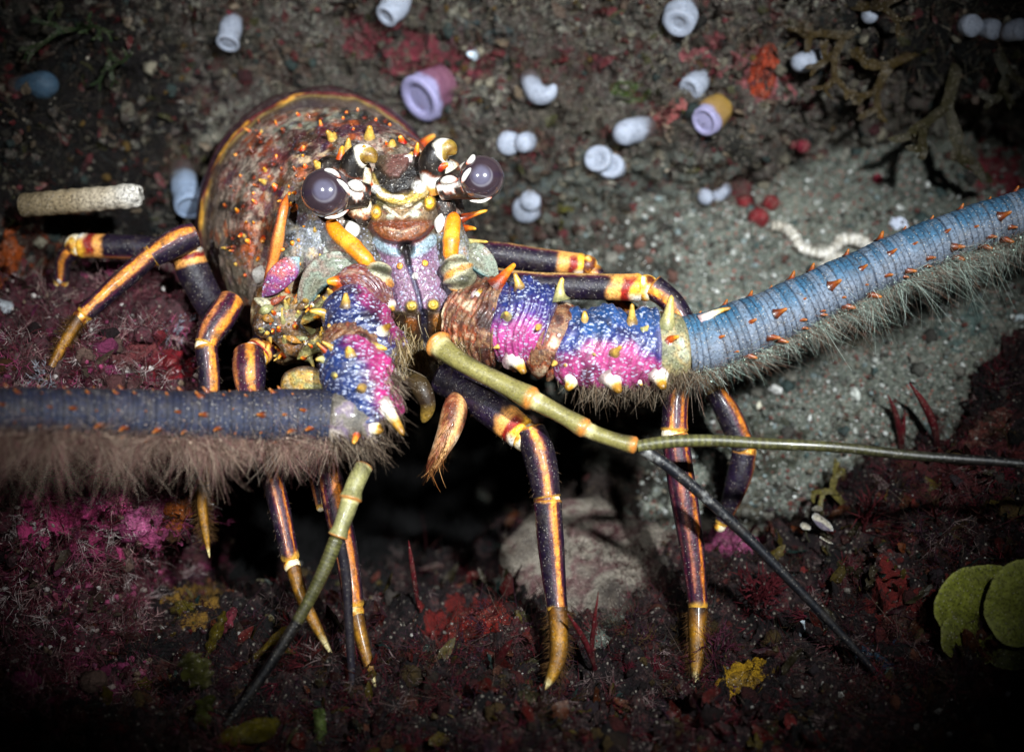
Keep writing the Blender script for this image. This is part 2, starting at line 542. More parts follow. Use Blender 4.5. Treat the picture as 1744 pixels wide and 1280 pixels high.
M_SPONGE = attr_mat('sponge_skin', rough=0.6, nscale=1500, namt=0.2, bscale=1700, bstr=0.5, bdist=0.0005, sss=0.5, spec=0.3, film=0.1)
M_CRUST = attr_mat('crust_sponge', rough=0.7, nscale=700, namt=0.5, bscale=600, bstr=0.8, bdist=0.0012, spec=0.2, film=0.35)
M_GRIT = attr_mat('grit', rough=0.6, nscale=900, namt=0.3, bstr=0, spec=0.3)

# ------------------------------------------------------------------ terrain sheets
def dense_axis(lo, a, b, hi, step, coarse):
    return np.concatenate([np.linspace(lo, a, max(2, int((a - lo) / coarse)), endpoint=False),
                           np.arange(a, b, step), np.linspace(b, hi, max(2, int((hi - b) / coarse)))])

SHEETS = {}
def sheet(name, mat, cols, rows, Z, xr, yr, step, amp, tints=(), seed=0, build=True, sharp=1.0):
    Z = np.asarray(Z, float)
    x = dense_axis(cols[0], xr[0], xr[1], cols[-1], step, 40) if xr[0] > cols[0] else np.arange(cols[0], cols[-1] + 1, step)
    y = dense_axis(rows[0], yr[0], yr[1], rows[-1], step, 40)
    zz = spline(rows, Z, y)
    zz = spline(cols, zz.T, x).T
    X, Y = np.meshgrid(x, y)
    p = P(X, Y, zz)
    gx = np.gradient(p, axis=1); gy = np.gradient(p, axis=0)
    n = unit(np.cross(gx, gy)); n = np.where((n * FW).sum(-1, keepdims=True) > 0, -n, n)
    h = 0
    if amp[0]:
        q = fbm(p * 26, 3, seed); h = h + amp[0] * q
        rdg = 1 - np.abs(fbm(p * 60 + 5, 3, seed + 3)); h = h + amp[1] * (rdg * 2 - 1.2)
    h = h + amp[2] * fbm(p * 170, 4, seed + 5, gain=0.65)
    h = h + amp[3] * fbm(p * 520, 3, seed + 9, gain=0.7)
    p = p + n * h[..., None]
    gx = np.gradient(p, axis=1); gy = np.gradient(p, axis=0)
    n = unit(np.cross(gx, gy)); n = np.where((n * FW).sum(-1, keepdims=True) > 0, -n, n)
    C = np.zeros(X.shape + (4,))
    for (cx, cy, rx, ry, rot, colr, strength) in tints:
        m = m_ell(X, Y, cx, cy, rx, ry, rot, 0.5, 0.55, int(cx)) * strength
        C[..., :3] = mixc(C[..., :3], lin(colr), np.where(C[..., 3] < 0.01, np.minimum(1, m * 50), m))
        C[..., 3] = np.maximum(C[..., 3], m)
    g = Geo(); g.grid(p, C)
    o = g.build(name, mat)
    tag(o, kind='structure')
    SHEETS[name] = dict(p=p, n=n, X=X, Y=Y, bvh=g.bvh())
    return o

cw = [-1600, -300, 0, 200, 400, 600, 800, 1000, 1250, 1500, 1744, 2100, 3300]
rw = [-900, -300, -50, 100, 250, 400, 550, 700, 900, 1200]
Zw = [[150] * 13,
      [230, 240, 240, 250, 260, 260, 260, 260, 250, 220, 210, 200, 180],
      [300, 310, 320, 360, 400, 400, 380, 370, 340, 300, 290, 280, 250],
      [340, 330, 330, 390, 500, 500, 450, 420, 380, 370, 360, 330, 300],
      [360, 330, 330, 430, 560, 560, 500, 470, 470, 640, 640, 500, 400],
      [380, 330, 330, 460, 600, 620, 560, 560, 650, 800, 760, 600, 500],
      [480, 430, 430, 560, 700, 720, 660, 700, 800, 900, 860, 700, 600],
      [600, 600, 620, 800, 1400, 1500, 1400, 1100, 950, 950, 950, 900, 800],
      [900, 900, 900, 1000, 2300, 2500, 2400, 1500, 1000, 950, 950, 900, 900], [1100, 1100, 1100, 1300, 2700, 2900, 2800, 1900, 1100, 1100, 1100, 1100, 1100]]
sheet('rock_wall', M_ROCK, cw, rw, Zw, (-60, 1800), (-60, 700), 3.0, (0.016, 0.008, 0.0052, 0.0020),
      [(740, 110, 110, 60, 10, '#6d2a35', 0.75), (1250, 110, 120, 50, 20, '#8a4d50', 0.6), (640, 60, 80, 50, 0, '#5c2029', 0.6),
       (350, 300, 90, 70, 0, '#2f2a20', 0.5), (1050, 320, 240, 90, 0, '#545852', 0.75), (1000, 200, 160, 60, 20, '#565046', 0.5), (820, 60, 90, 40, 0, '#3a4648', 0.5), (980, 110, 80, 40, 0, '#4c2028', 0.55), (880, 320, 80, 50, 0, '#30424a', 0.5), (80, 420, 60, 90, 0, '#7a3414', 0.7),
       (1290, 330, 90, 40, 10, '#5a1f24', 0.7), (250, 200, 120, 100, 0, '#241c1e', 0.7), (480, 100, 90, 60, 0, '#5a4c40', 0.5), (700, 900, 500, 250, 0, '#050405', 1.0), (120, 220, 260, 300, 0, '#100c0c', 0.9), (1600, 60, 230, 90, 0, '#0a0808', 0.8)], seed=3)  # near-black tints paint in the hollow's shade and the dim upper corners

cs = [500, 700, 850, 1000, 1250, 1500, 1744, 2200, 3300]
rs = [40, 140, 220, 300, 450, 600, 750, 900, 1000, 1100, 1500]
Zs = [[1100, 950, 900, 850, 800, 760, 740, 700, 700],
      [1050, 900, 820, 760, 720, 690, 670, 640, 620],
      [1000, 860, 760, 680, 640, 610, 600, 560, 540],
      [1100, 880, 680, 590, 560, 540, 510, 480, 460],
      [1500, 1100, 680, 510, 460, 430, 400, 360, 340],
      [2200, 1800, 1000, 480, 370, 340, 300, 260, 240],
      [2500, 2200, 1300, 560, 350, 310, 270, 230, 200],
      [2500, 1900, 900, 460, 340, 310, 280, 220, 200],
      [1500, 800, 420, 290, 270, 260, 240, 200, 150],
      [900, 500, 220, 110, 90, 85, 75, 60, 40],
      [900, 600, 300, 150, 120, 110, 100, 90, 80]]
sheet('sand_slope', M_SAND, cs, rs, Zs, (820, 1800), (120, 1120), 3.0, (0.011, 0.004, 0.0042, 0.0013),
      [(1020, 770, 220, 100, 10, '#25251f', 0.95), (920, 890, 220, 100, -20, '#2c2320', 0.95), (740, 780, 190, 260, 0, '#040404', 1.0), (1000, 450, 200, 170, 0, '#34322c', 0.62), (1320, 250, 170, 50, -8, '#3c3c36', 0.62), (1480, 560, 120, 40, -20, '#4a463a', 0.5), (1300, 760, 130, 60, 0, '#3a3c32', 0.6), (1640, 560, 90, 60, 0, '#4a5a56', 0.55), (1450, 200, 160, 40, -5, '#2a2824', 0.65),  (1700, 300, 60, 60, 0, '#7a3038', 0.7), (1250, 880, 90, 60, 0, '#4a4438', 0.6),  # near-black tint on the left paints the shade beneath the lobster
       (1060, 985, 190, 95, -20, '#5c564e', 1.0)], seed=8)

cb = [-1600, -300, 0, 200, 400, 650, 900, 1100, 1300, 1500, 1744, 2200, 3300]
rb = [560, 700, 820, 950, 1080, 1180, 1300, 1500, 2200]
Zb = [[900, 900, 900, 1000, 1300, 1400, 1300, 1100, 900, 700, 330, 200, 150],
      [800, 800, 800, 1200, 2200, 2400, 2000, 1000, 700, 480, 190, 120, 100],
      [600, 600, 600, 1000, 1700, 1900, 1400, 820, 520, 250, 100, 60, 40],
      [350, 350, 350, 480, 760, 820, 560, 390, 260, 110, 20, 0, -20],
      [100, 100, 100, 110, 110, 120, 110, 100, 50, -20, -60, -70, -80],
      [-80, -80, -90, -80, -70, -60, -60, -60, -80, -110, -140, -150, -150],
      [-260, -260, -260, -260, -250, -240, -240, -240, -250, -270, -290, -300, -300],
      [-500] * 13, [-1060] * 13]
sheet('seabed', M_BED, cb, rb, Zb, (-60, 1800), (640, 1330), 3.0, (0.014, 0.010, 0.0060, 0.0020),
      [(640, 870, 330, 140, 0, '#030203', 1.0), (520, 960, 210, 90, 0, '#040304', 1.0), (810, 1075, 110, 40, -10, '#5c120e', 0.9), (1270, 1165, 50, 40, 0, '#a67f16', 0.8), (1560, 1040, 120, 70, 20, '#5a1512', 0.7),  # black tints put the shade under the body into the floor colour
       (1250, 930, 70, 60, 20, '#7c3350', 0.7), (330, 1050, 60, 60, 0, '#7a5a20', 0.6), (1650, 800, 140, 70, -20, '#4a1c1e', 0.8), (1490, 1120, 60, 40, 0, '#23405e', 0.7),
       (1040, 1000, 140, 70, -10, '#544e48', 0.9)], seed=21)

cl = [-1600, -300, 0, 100, 200, 270, 310, 350, 420]
rl = [440, 490, 530, 600, 700, 850, 950, 1050, 1150, 1300, 1700]
bz = [600, 380, 210, 100, 30, 0, 50, 30, -90, -270, -650]
Zl = [[b + o for o in ([-40, -30, 0, 10, 20, 40, 110, 330, 900] if r < 900 else [-40, -30, 0, 30, 90, 200, 330, 500, 900])] for r, b in zip(rl, bz)]
sheet('rock_ledge', M_LEDGE, cl, rl, Zl, (-60, 419), (440, 1300), 2.8, (0.013, 0.010, 0.0056, 0.0020),
      [(130, 860, 130, 80, -10, '#b03a6c', 1.0), (60, 780, 80, 40, 0, '#6a2040', 0.9), (230, 870, 60, 60, 0, '#a0466f', 0.9), (20, 950, 60, 50, 0, '#501626', 0.8),
       (280, 620, 60, 40, 0, '#6d0d18', 0.9), (200, 600, 80, 40, 0, '#6b3d3d', 0.7), (60, 640, 80, 40, 0, '#5d4a48', 0.6)], seed=33)
ALLB = [s['bvh'] for s in SHEETS.values()]

def sample(name, n, cond=None, nmin=-1):
    s = SHEETS[name]
    X, Y = s['X'].ravel(), s['Y'].ravel()
    ok = (X > -70) & (X < 1815) & (Y > -70) & (Y < 1350)
    if cond is not None: ok &= cond(X, Y)
    i = RNG.choice(np.nonzero(ok)[0], n)
    return s['p'].reshape(-1, 3)[i], s['n'].reshape(-1, 3)[i], X[i], Y[i]

# ------------------------------------------------------------------ the lobster
lobster = empty('spiny_lobster', P(690, 1000, 120))
tag(lobster, 'colourful spiny lobster with long blue antennae crouching under the reef', 'lobster')
BODY = []
def grid_of(X, Y, Z): return P(X, Y, Z)

PURPLE = lin('#14091f'); NAVY = lin('#161a3c'); ORANGE = lin('#e8902a'); AMBER = lin('#d8901c'); YEL = lin('#e6c25c')
WHITE = lin('#dcd8d0'); BLACK = lin('#0d0808'); CREAM = lin('#e8d9b0'); RUST = lin('#b4420e'); RED = lin('#8a1508')
OLIVE = lin('#83803f'); MAROON = lin('#4a1218'); GREYB = lin('#7d7068'); BLUE = lin('#2f4a9c'); TEAL = lin('#2f86a8'); PINK = lin('#c0368c'); BROWN = lin('#6e3a18')

# carapace: rings from the face back to the rear rim
ring = np.array([  # s, cx, cy, rx, ry, z
    [0.00, 672, 430, 70, 90, 62], [0.10, 664, 420, 112, 128, 44], [0.22, 645, 410, 150, 165, 72], [0.42, 606, 404, 178, 195, 140],
    [0.66, 578, 400, 198, 209, 215], [0.86, 563, 396, 205, 214, 285], [1.00, 556, 394, 205, 213, 335]])
s = np.linspace(0, 1, 150); a = np.linspace(0, 2 * np.pi, 420, endpoint=False)
rr = spline(ring[:, 0], ring[:, 1:], s)
S, A = np.meshgrid(s, a, indexing='ij')
ca, sa = np.cos(A), np.sin(A)
ex = 0.94
ux = np.sign(ca) * np.abs(ca) ** ex; uy = -np.sign(sa) * np.abs(sa) ** ex
tl = math.radians(-5)
X = rr[:, 0:1] + rr[:, 2:3] * (ux * math.cos(tl)) - rr[:, 3:4] * uy * math.sin(tl) * 0.6
Y = rr[:, 1:2] + rr[:, 3:4] * uy + rr[:, 2:3] * ux * math.sin(tl) * 0.5
Zc = np.repeat(rr[:, 4:5], len(a), 1)
pw = P(X, Y, Zc)
bumpz = 6.0 * fbm(pw * 90, 4, 71) + 2.2 * fbm(pw * 500, 3, 72)
# the cervical groove and a raised cheek
bumpz = bumpz - 10 * m_line(X, Y, [(475, 250), (445, 330), (440, 420), (460, 520)], 26, 0.9)
gy, gx = np.gradient(pw, axis=0), np.gradient(pw, axis=1)
nn = unit(np.cross(gx, gy)); cen = P(600, 420, 260); nn = np.where(((pw - cen) * nn).sum(-1, keepdims=True) < 0, -nn, nn)
pw = pw + nn * (bumpz * KP)[..., None]
q1 = fbm(pw * 55, 4, 80); q2 = fbm(pw * 160, 4, 81); q3 = fbm(pw * 420, 3, 82)
C = ramp(0.5 + 0.9 * q1 + 0.55 * q3, [(0.1, lin('#36221d')), (0.35, lin('#7c6a60')), (0.5, lin('#ac9c8c')), (0.62, lin('#8c6a60')), (0.78, lin('#5e241e')), (0.97, lin('#8a4420'))])
C = mixc(C, lin('#9aa08c'), 0.75 * m_line(X, Y, [(420, 330), (440, 260), (490, 215), (560, 195), (640, 205)], 16, 0.8, 0.6, 4) * sstep(-0.3, 0.3, q2))
C = mixc(C, lin('#4a1420'), 0.85 * m_line(X, Y, [(470, 260), (520, 240), (580, 215), (650, 215)], 20, 0.7, 0.8, 5))
C = mixc(C, lin('#8a2c1e'), 0.8 * m_ell(X, Y, 440, 330, 60, 70, 20, 0.7, 0.9, 6) * sstep(-0.25, 0.25, q2))
C = mixc(C, lin('#b05a28'), 0.75 * m_ell(X, Y, 450, 420, 50, 50, 0, 0.7, 0.9, 7) * sstep(-0.1, 0.3, q2))
C = mixc(C, lin('#b9a98a'), 0.7 * m_ell(X, Y, 470, 350, 40, 60, 10, 0.7, 0.9, 8) * sstep(-0.1, 0.2, q3 + q2))
C = mixc(C, lin('#75665a'), 0.75 * m_line(X, Y, [(372, 340), (372, 420), (400, 500), (450, 560)], 34, 0.7, 0.4, 9))
C = mixc(C, lin('#8d9a88'), 0.6 * m_ell(X, Y, 530, 470, 70, 60, 0, 0.6, 0.9, 10))
C = mixc(C, lin('#6a5a3a'), 0.9 * sstep(500, 560, Y) * (0.6 + 0.6 * q2))
C = mixc(C, lin('#7e868a'), 0.8 * m_ell(X, Y, 527, 398, 42, 44, 0, 0.5, 0.4, 11))
for k, (x, y) in enumerate([(515, 258), (520, 286), (469, 322), (501, 356), (404, 362), (448, 408), (411, 402), (684, 242), (600, 250), (565, 246)]):
    C = mixc(C, lin('#1a0808'), 0.85 * m_ell(X, Y, x, y, 17, 14, -20, 0.6, 0.6, 50 + k))
C = mixc(C, lin('#d2b48a'), 0.7 * sstep(0.28, 0.5, fbm(pw * 200, 4, 87)) * sstep(-0.25, 0.25, fbm(pw * 45, 3, 90)))
C = mixc(C, lin('#b2521c'), 0.7 * sstep(0.22, 0.42, fbm(pw * 130, 4, 88)) * sstep(-0.2, 0.2, fbm(pw * 40, 3, 91)))
C = mixc(C, lin('#2a2a16'), 0.6 * sstep(0.15, 0.38, fbm(pw * 80, 4, 95)))
C = mixc(C, lin('#120a0a'), 0.7 * sstep(0.3, 0.45, fbm(pw * 230, 3, 96)))
C = mixc(C, lin('#3c1838'), 0.7 * sstep(0.2, 0.4, fbm(pw * 110, 4, 89)))
# rear margin stripe
C = mixc(C, lin('#c98a3a'), 0.7 * m_line(S, A * 0, [(0.985, 0), (0.99, 0)], 0.012))
for k, (x, y) in enumerate([(443, 240), (482, 224), (510, 213), (590, 190), (545, 200), (412, 350), (396, 405), (382, 350), (398, 420), (500, 250), (620, 200), (655, 205), (430, 300), (460, 275), (570, 225)]):
    C = mixc(C, BLACK, 0.9 * m_ell(X, Y, x, y, 13, 10, -30, 0.6, 0.7, 30 + k))
    C = mixc(C, lin('#b03a10'), 0.8 * m_ell(X, Y, x + 1, y + 1, 3.5, 3, 0, 0.6))
C = np.concatenate([C, np.zeros(C.shape[:-1] + (1,))], -1)
C[..., 3] = 0.9 * m_ell(X, Y, 527, 398, 44, 46, 0, 0.5) + 0.25 * (q2 > 0.1)
g = Geo(); g.grid(pw, C, closed=True)
carapace = g.build('carapace', M_SHELL, lobster); BV_C = g.bvh(); BODY.append(BV_C)

# abdomen rim rising behind the carapace in coloured bands
s = np.linspace(0, 1, 60)
prof = spline([0, 0.12, 0.3, 0.42, 0.55, 0.75, 1.0], np.array([[205, 312], [222, 318], [229, 330], [226, 350], [234, 362], [230, 430], [190, 520]], float), s)
S, A = np.meshgrid(s, a, indexing='ij')
bx, by = 552.0, 390.0
wv_ = 3.0 * vnoise(np.stack([A * 4, S * 5, S * 0], -1), 3) + 1.2 * vnoise(np.stack([A * 16, S * 9, S * 0], -1), 4)
X = bx + (prof[:, 0:1] + wv_) * np.cos(A) * 0.925 - 6 * S; Y = by - (prof[:, 0:1] + wv_) * np.sin(A) * 1.015 - 6 * S
pw = P(X, Y, np.repeat(prof[:, 1:2], len(a), 1))
C = ramp(S + 0.02 * fbm(pw * 150, 3, 5), [(0, lin('#2a1412')), (0.10, lin('#3a2a1a')), (0.13, lin('#7a6434')), (0.16, lin('#4a161a')), (0.26, lin('#7c2a30')), (0.35, lin('#521a20')), (0.385, lin('#8a6a34')), (0.41, lin('#1c0a12')), (0.52, lin('#2c1420')), (0.58, lin('#4a1a24')), (0.66, lin('#22101a')), (1, lin('#1a1014'))])
C = mixc(C, lin('#c08a2c'), 0.85 * sstep(0.1, 0.4, fbm(np.stack([A * 5, S * 9, S * 0], -1), 3, 44) + 0.35 * (np.cos(A) < -0.6) - 0.15) * (S > 0.12) * (S < 0.34))
C = mixc(C, lin('#2a1a1c'), 0.85 * sstep(0.0, 0.3, fbm(np.stack([A * 4, S * 6, S * 0 + 5], -1), 3, 46)))
C = C * (1 + 0.6 * fbm(pw * 260, 3, 8))[..., None]
g = Geo(); g.grid(pw, C, closed=True)
abdomen = g.build('abdomen', M_PLAIN, lobster); BODY.append(g.bvh())

# head: the face plate below the horns, lofted row by row; relief and colour share the same outlines
rows = np.array([[262, 618, 750, 34], [290, 622, 752, 16], [330, 622, 752, 2], [370, 622, 748, -4], [410, 628, 748, -4], [450, 636, 758, -4], [500, 650, 768, -8], [530, 656, 772, -6], [560, 668, 772, 22], [585, 676, 768, 60]], float)
y = np.linspace(262, 585, 300); R = spline(rows[:, 0], rows[:, 1:], y)
u = np.linspace(-1, 1, 170)
X = (R[:, 0:1] + R[:, 1:2]) / 2 + (R[:, 1:2] - R[:, 0:1]) / 2 * u[None] ; Y = np.repeat(y[:, None], 170, 1) - 5 * u[None]
Z = R[:, 2:3] + 34 * np.abs(u[None]) ** 2.6
pw0 = P(X, Y, Z)
q2 = fbm(pw0 * 160, 4, 90); q3 = fbm(pw0 * 500, 3, 91)
C = np.repeat(np.repeat(lin('#5a4a38')[None, None], 300, 0), 170, 1) * (1 + 0.5 * q2[..., None])
dz = np.zeros_like(X); al = np.zeros_like(X)
def paint(mask, colr, relief=0, alpha=None):
    global C, dz, al
    C = mixc(C, lin(colr) if isinstance(colr, str) else colr, np.clip(mask, 0, 1))
    dz = dz - relief * mask
    if alpha is not None: al = al * (1 - mask) + alpha * mask
paint(m_ell(X, Y, 690, 285, 46, 40, 0, 0.5, 0.3, 1), '#5c3a34', 2)
paint(m_line(X, Y, [(622, 280), (640, 300), (662, 322), (688, 312), (708, 285), (725, 262)], 17, 0.4, 0.3, 2), BLACK, -10)
paint(m_line(X, Y, [(628, 302), (640, 325), (665, 340), (692, 342), (715, 330), (735, 310), (742, 290)], 12, 0.35, 0.35, 3), '#9a8244', 7); paint(m_line(X, Y, [(640, 325), (665, 340), (692, 342), (715, 330)], 5, 0.6, 0.9, 13), '#d0a83c', 2); paint(m_line(X, Y, [(630, 305), (648, 330), (660, 335)], 5, 0.6, 0.9, 14), '#ddd4bc', 2)
paint(m_line(X, Y, [(620, 296), (628, 318), (640, 340)], 7, 0.5, 0.3, 41), BLACK); paint(m_line(X, Y, [(750, 292), (744, 312), (736, 330)], 7, 0.5, 0.3, 42), BLACK); paint(m_line(X, Y, [(634, 344), (660, 358), (690, 361), (716, 352), (734, 338)], 3.5, 0.6, 0.6, 43), BLACK, -3); paint(m_line(X, Y, [(628, 300), (634, 316)], 3, 0.5), '#b8501c'); paint(m_line(X, Y, [(738, 296), (732, 312)], 4, 0.5), '#c8701c')
paint(m_ell(X, Y, 640, 322, 9, 8), WHITE); paint(m_ell(X, Y, 714, 318, 13, 12, 0, 0.4, 0.2, 9), WHITE, 3); paint(m_line(X, Y, [(655, 333), (685, 336)], 4.5, 0.5, 0.4, 5), '#f2ead6')
paint(m_line(X, Y, [(645, 345), (665, 352), (690, 356), (715, 347), (728, 340)], 6, 0.5), '#4e4828', -5)
paint(m_ell(X, Y, 688, 366, 46, 20, -5, 0.4, 0.1, 6), '#8a7050', 3)
paint(m_line(X, Y, [(655, 352), (684, 372), (716, 348)], 3.2, 0.6, 0.5, 31), '#d2c4ac', 3)
paint(m_line(X, Y, [(652, 360), (684, 380), (718, 357)], 2.2, 0.5), '#6e3f28', -1)
paint(m_ell(X, Y, 664, 370, 9, 7, 0, 0.5, 0.5, 2), '#b4b8a4', 2); paint(m_ell(X, Y, 706, 364, 10, 8, 0, .5, .5, 3), '#b4b8a4', 2)
paint(m_ell(X, Y, 684, 383, 22, 7, -4, 0.5, 0.4, 7), '#c99670', 2)
shield = m_ell(X, Y, 683, 378, 56, 38, -5, 0.15) * sstep(372, 384, Y - 0.0016 * (X - 684) ** 2 + 6)
paint(shield, '#6a3014', 14)
paint(shield * m_line(X, Y, [(640, 392), (684, 402), (728, 388)], 8, 0.6), '#74401c', 2)
paint(shield * m_line(X, Y, [(655, 388), (684, 395), (714, 385)], 2.6, 0.6, 0.6, 8) * 0.6, '#b89a7c', 1)
paint(m_line(X, Y, [(630, 388), (650, 408), (684, 416), (718, 407), (738, 385)], 3.5, 0.5), '#5a1206', 0)
paint(m_line(X, Y, [(700, 348), (684, 354)], 3, 0.5), '#d8cbb0')
for (x, y_) in ((640, 362), (732, 346)):
    paint(m_ell(X, Y, x, y_, 11, 14, 10, 0.4), '#d8a024', 16); paint(m_ell(X, Y, x, y_ - 2, 5, 5, 0, 0.6), '#f6e6a0', 3)
# pink dotted plate with its middle groove
plate = sstep(408, 424, Y + 0.004 * (X - 690) ** 2 * 0 ) * (1 - sstep(524, 532, Y))
paint(plate, '#77566e', 0, 1.0)
paint(plate * sstep(-0.1, 0.5, q2) * 0.7, '#5c3c60')
paint(plate * (1 - sstep(0, 22, np.minimum(X - R[:, 0:1], R[:, 1:2] - X))), '#90889a', -3)
paint(m_line(X, Y, [(640, 412), (655, 424), (676, 430)], 10, 0.6, 0.3, 3), '#8298a4', 2, 0.6); paint(m_line(X, Y, [(738, 408), (722, 422), (704, 430)], 10, 0.6, 0.3, 3), '#8298a4', 2, 0.6)
paint(m_line(X, Y, [(691, 422), (697, 455), (712, 500), (718, 530)], 5, 0.8), '#3c3a58', -7, 0.0)
paint(m_ell(X, Y, 691, 424, 16, 15, 0, 0.5), '#0c0708', -14, 0); paint(m_line(X, Y, [(691, 428), (695, 448)], 6, 0.7), '#1c1420', -8, 0)
paint(m_ell(X, Y, 707, 470, 6, 7), WHITE, 5, 0)
paint(m_ell(X, Y, 681, 453, 6, 6), AMBER, 5, 0); paint(m_ell(X, Y, 724, 448, 6, 6), AMBER, 5, 0)
for (x, y_) in ((701, 521), (738, 519)):
    paint(m_ell(X, Y, x, y_, 12, 11, 0, 0.4), '#b89a3c', 14, 0); paint(m_ell(X, Y, x, y_ - 1, 5, 5, 0, 0.5), '#e0b84a', 4, 0)
paint(sstep(530, 540, Y), '#3a2216', -6, 0)
paint(m_ell(X, Y, 697, 558, 15, 20, 10, 0.4, 0.2, 4), '#7a4418', 12, 0); paint(m_ell(X, Y, 750, 552, 16, 20, -10, 0.4, 0.2, 4), '#8a5418', 12, 0)
paint(m_line(X, Y, [(722, 532), (724, 585)], 7, 0.5), '#171428', -8, 0)
dz = dz + 1.5 * q3
pw = P(X, Y, Z + dz)
C = np.concatenate([C * (1 + 0.25 * q3[..., None]), al[..., None]], -1)
g = Geo(); g.grid(pw, np.clip(C, 0, 1))
head = g.build('head', M_SHELL, lobster); BV_H = g.bvh(); BODY.append(BV_H)

# underside behind the face
def blob(name, mat, parent, cx, cy, z, rx, ry, rz, stops, nz=0.2, freq=40, seed=0, alpha=0.0):
    c = P(cx, cy, z); k = float(U(z))
    V = ICO4.copy()
    W = V[:, 0:1] * rx * k * RT + V[:, 1:2] * ry * k * UP + V[:, 2:3] * rz * k * FW
    q = fbm((W + c) * freq, 4, seed)
    W = W * (1 + nz * q[:, None])
    C = ramp(0.5 + 0.9 * fbm((W + c) * freq * 1.7, 4, seed + 4), stops)
    C = np.concatenate([C, np.full((len(C), 1), alpha)], 1)
    g = Geo(); g.add(W + c, C, T=ICO4F)
    return g.build(name, mat, parent), g.bvh()
DARKST = [(0.2, lin('#0c0808')), (0.45, lin('#241812')), (0.6, lin('#4a3a22')), (0.8, lin('#7a5a30'))]
sternum, bv = blob('sternum', M_SHELL, lobster, 640, 560, 150, 190, 95, 90, DARKST, 0.2, 45, 2); BODY.append(bv)
CHEEK = [(0.2, lin('#0e0806')), (0.4, lin('#3a2c18')), (0.5, lin('#7a4c1c')), (0.58, lin('#6a6a50')), (0.7, lin('#8a5a24')), (0.9, lin('#c0b08a'))]
cheek, bv = blob('cheek', M_SHELL, lobster, 500, 545, 88, 62, 70, 62, CHEEK, 0.6, 75, 9, 0.2); BODY.append(bv)

# eyes on striped stalks
def eye(cx, cy, r, z, stalk, whites):
    g = Geo()
    c = P(cx, cy, z); k = float(U(z)) * r
    V = ICO6
    W = c + k * (V[:, 0:1] * RT + V[:, 1:2] * UP * 0.98 + V[:, 2:3] * FW * 0.9)
    X = cx + V[:, 0] * r; Y = cy - V[:, 1] * r; front = V[:, 2] < 0.25
    base = ramp(np.hypot(V[:, 0], V[:, 1]), [(0, lin('#3c3239')), (0.6, lin('#33282d')), (0.82, lin('#352a30')), (0.93, lin('#54474a')), (1, lin('#241b1e'))])
    base = mixc(base, lin('#2b2030'), 0.6 * m_line(X, Y, [(cx - r, cy + 6), (cx + r, cy - 4)], 7, 0.9))
    base = mixc(base, lin('#5c5a6c'), 0.75 * m_ell(X, Y, cx + r * 0.02, cy + r * 0.02, r * 0.5, r * 0.48, 0, 0.45, 0.15, 3))  # paler disc: reflection of the camera port painted into the eye colour
    base = mixc(base, lin('#8a868c'), 0.35 * m_ell(X, Y, cx + r * 0.02, cy + r * 0.02, r * 0.5, r * 0.5, 0, 0.1) * (1 - m_ell(X, Y, cx - r * 0.02, cy - r * 0.04, r * 0.47, r * 0.47, 0, 0.1)) )  # lighter edge of that painted reflection
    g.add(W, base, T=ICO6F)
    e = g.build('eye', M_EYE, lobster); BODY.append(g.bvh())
    g = Geo()
    def sc(S, A, X0):
        q = fbm(X0 * 220, 3, 17) + 0.35 * np.sin(A * 2 + S * 3)
        return ramp(0.5 + 0.7 * q, [(0.2, BLACK), (0.5, lin('#1c0f0c')), (0.58, lin('#7a3412')), (0.66, lin('#d8d0c4')), (0.95, WHITE)])
    tube(g, stalk, 40, 28, sc)
    st = g.build('eyestalk', M_PLAIN, e); BODY.append(g.bvh())
    g = Geo()
    for pts in whites:
        pts = [(x, y_, z_, q_ * 0.75) for x, y_, z_, q_ in pts]
        tube(g, pts, 24, 14, lambda S, A, X0: ramp(S, [(0, WHITE), (0.7, WHITE), (1, lin('#b84a20'))]), cap0=0.3, cap1=0.3)
    g.build('eye_rim', M_PLAIN, e)
    return e
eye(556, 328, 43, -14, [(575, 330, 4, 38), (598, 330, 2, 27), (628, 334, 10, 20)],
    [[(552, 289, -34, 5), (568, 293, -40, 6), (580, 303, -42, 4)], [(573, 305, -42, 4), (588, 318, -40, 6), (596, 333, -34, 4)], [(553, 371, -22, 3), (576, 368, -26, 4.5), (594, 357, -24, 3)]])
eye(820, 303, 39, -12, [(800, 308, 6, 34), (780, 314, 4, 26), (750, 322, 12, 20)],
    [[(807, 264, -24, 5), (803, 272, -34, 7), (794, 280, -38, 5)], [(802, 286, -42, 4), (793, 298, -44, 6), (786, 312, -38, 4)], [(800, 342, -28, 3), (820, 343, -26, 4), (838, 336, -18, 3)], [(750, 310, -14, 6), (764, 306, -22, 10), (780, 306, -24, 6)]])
gw = Geo(); tube(gw, [(592, 312, -24, 6), (606, 316, -26, 10), (620, 322, -20, 7)], 24, 18, WHITE, cap0=0.4, cap1=0.4)
gw.build('orbit_patch', M_PLAIN, head)

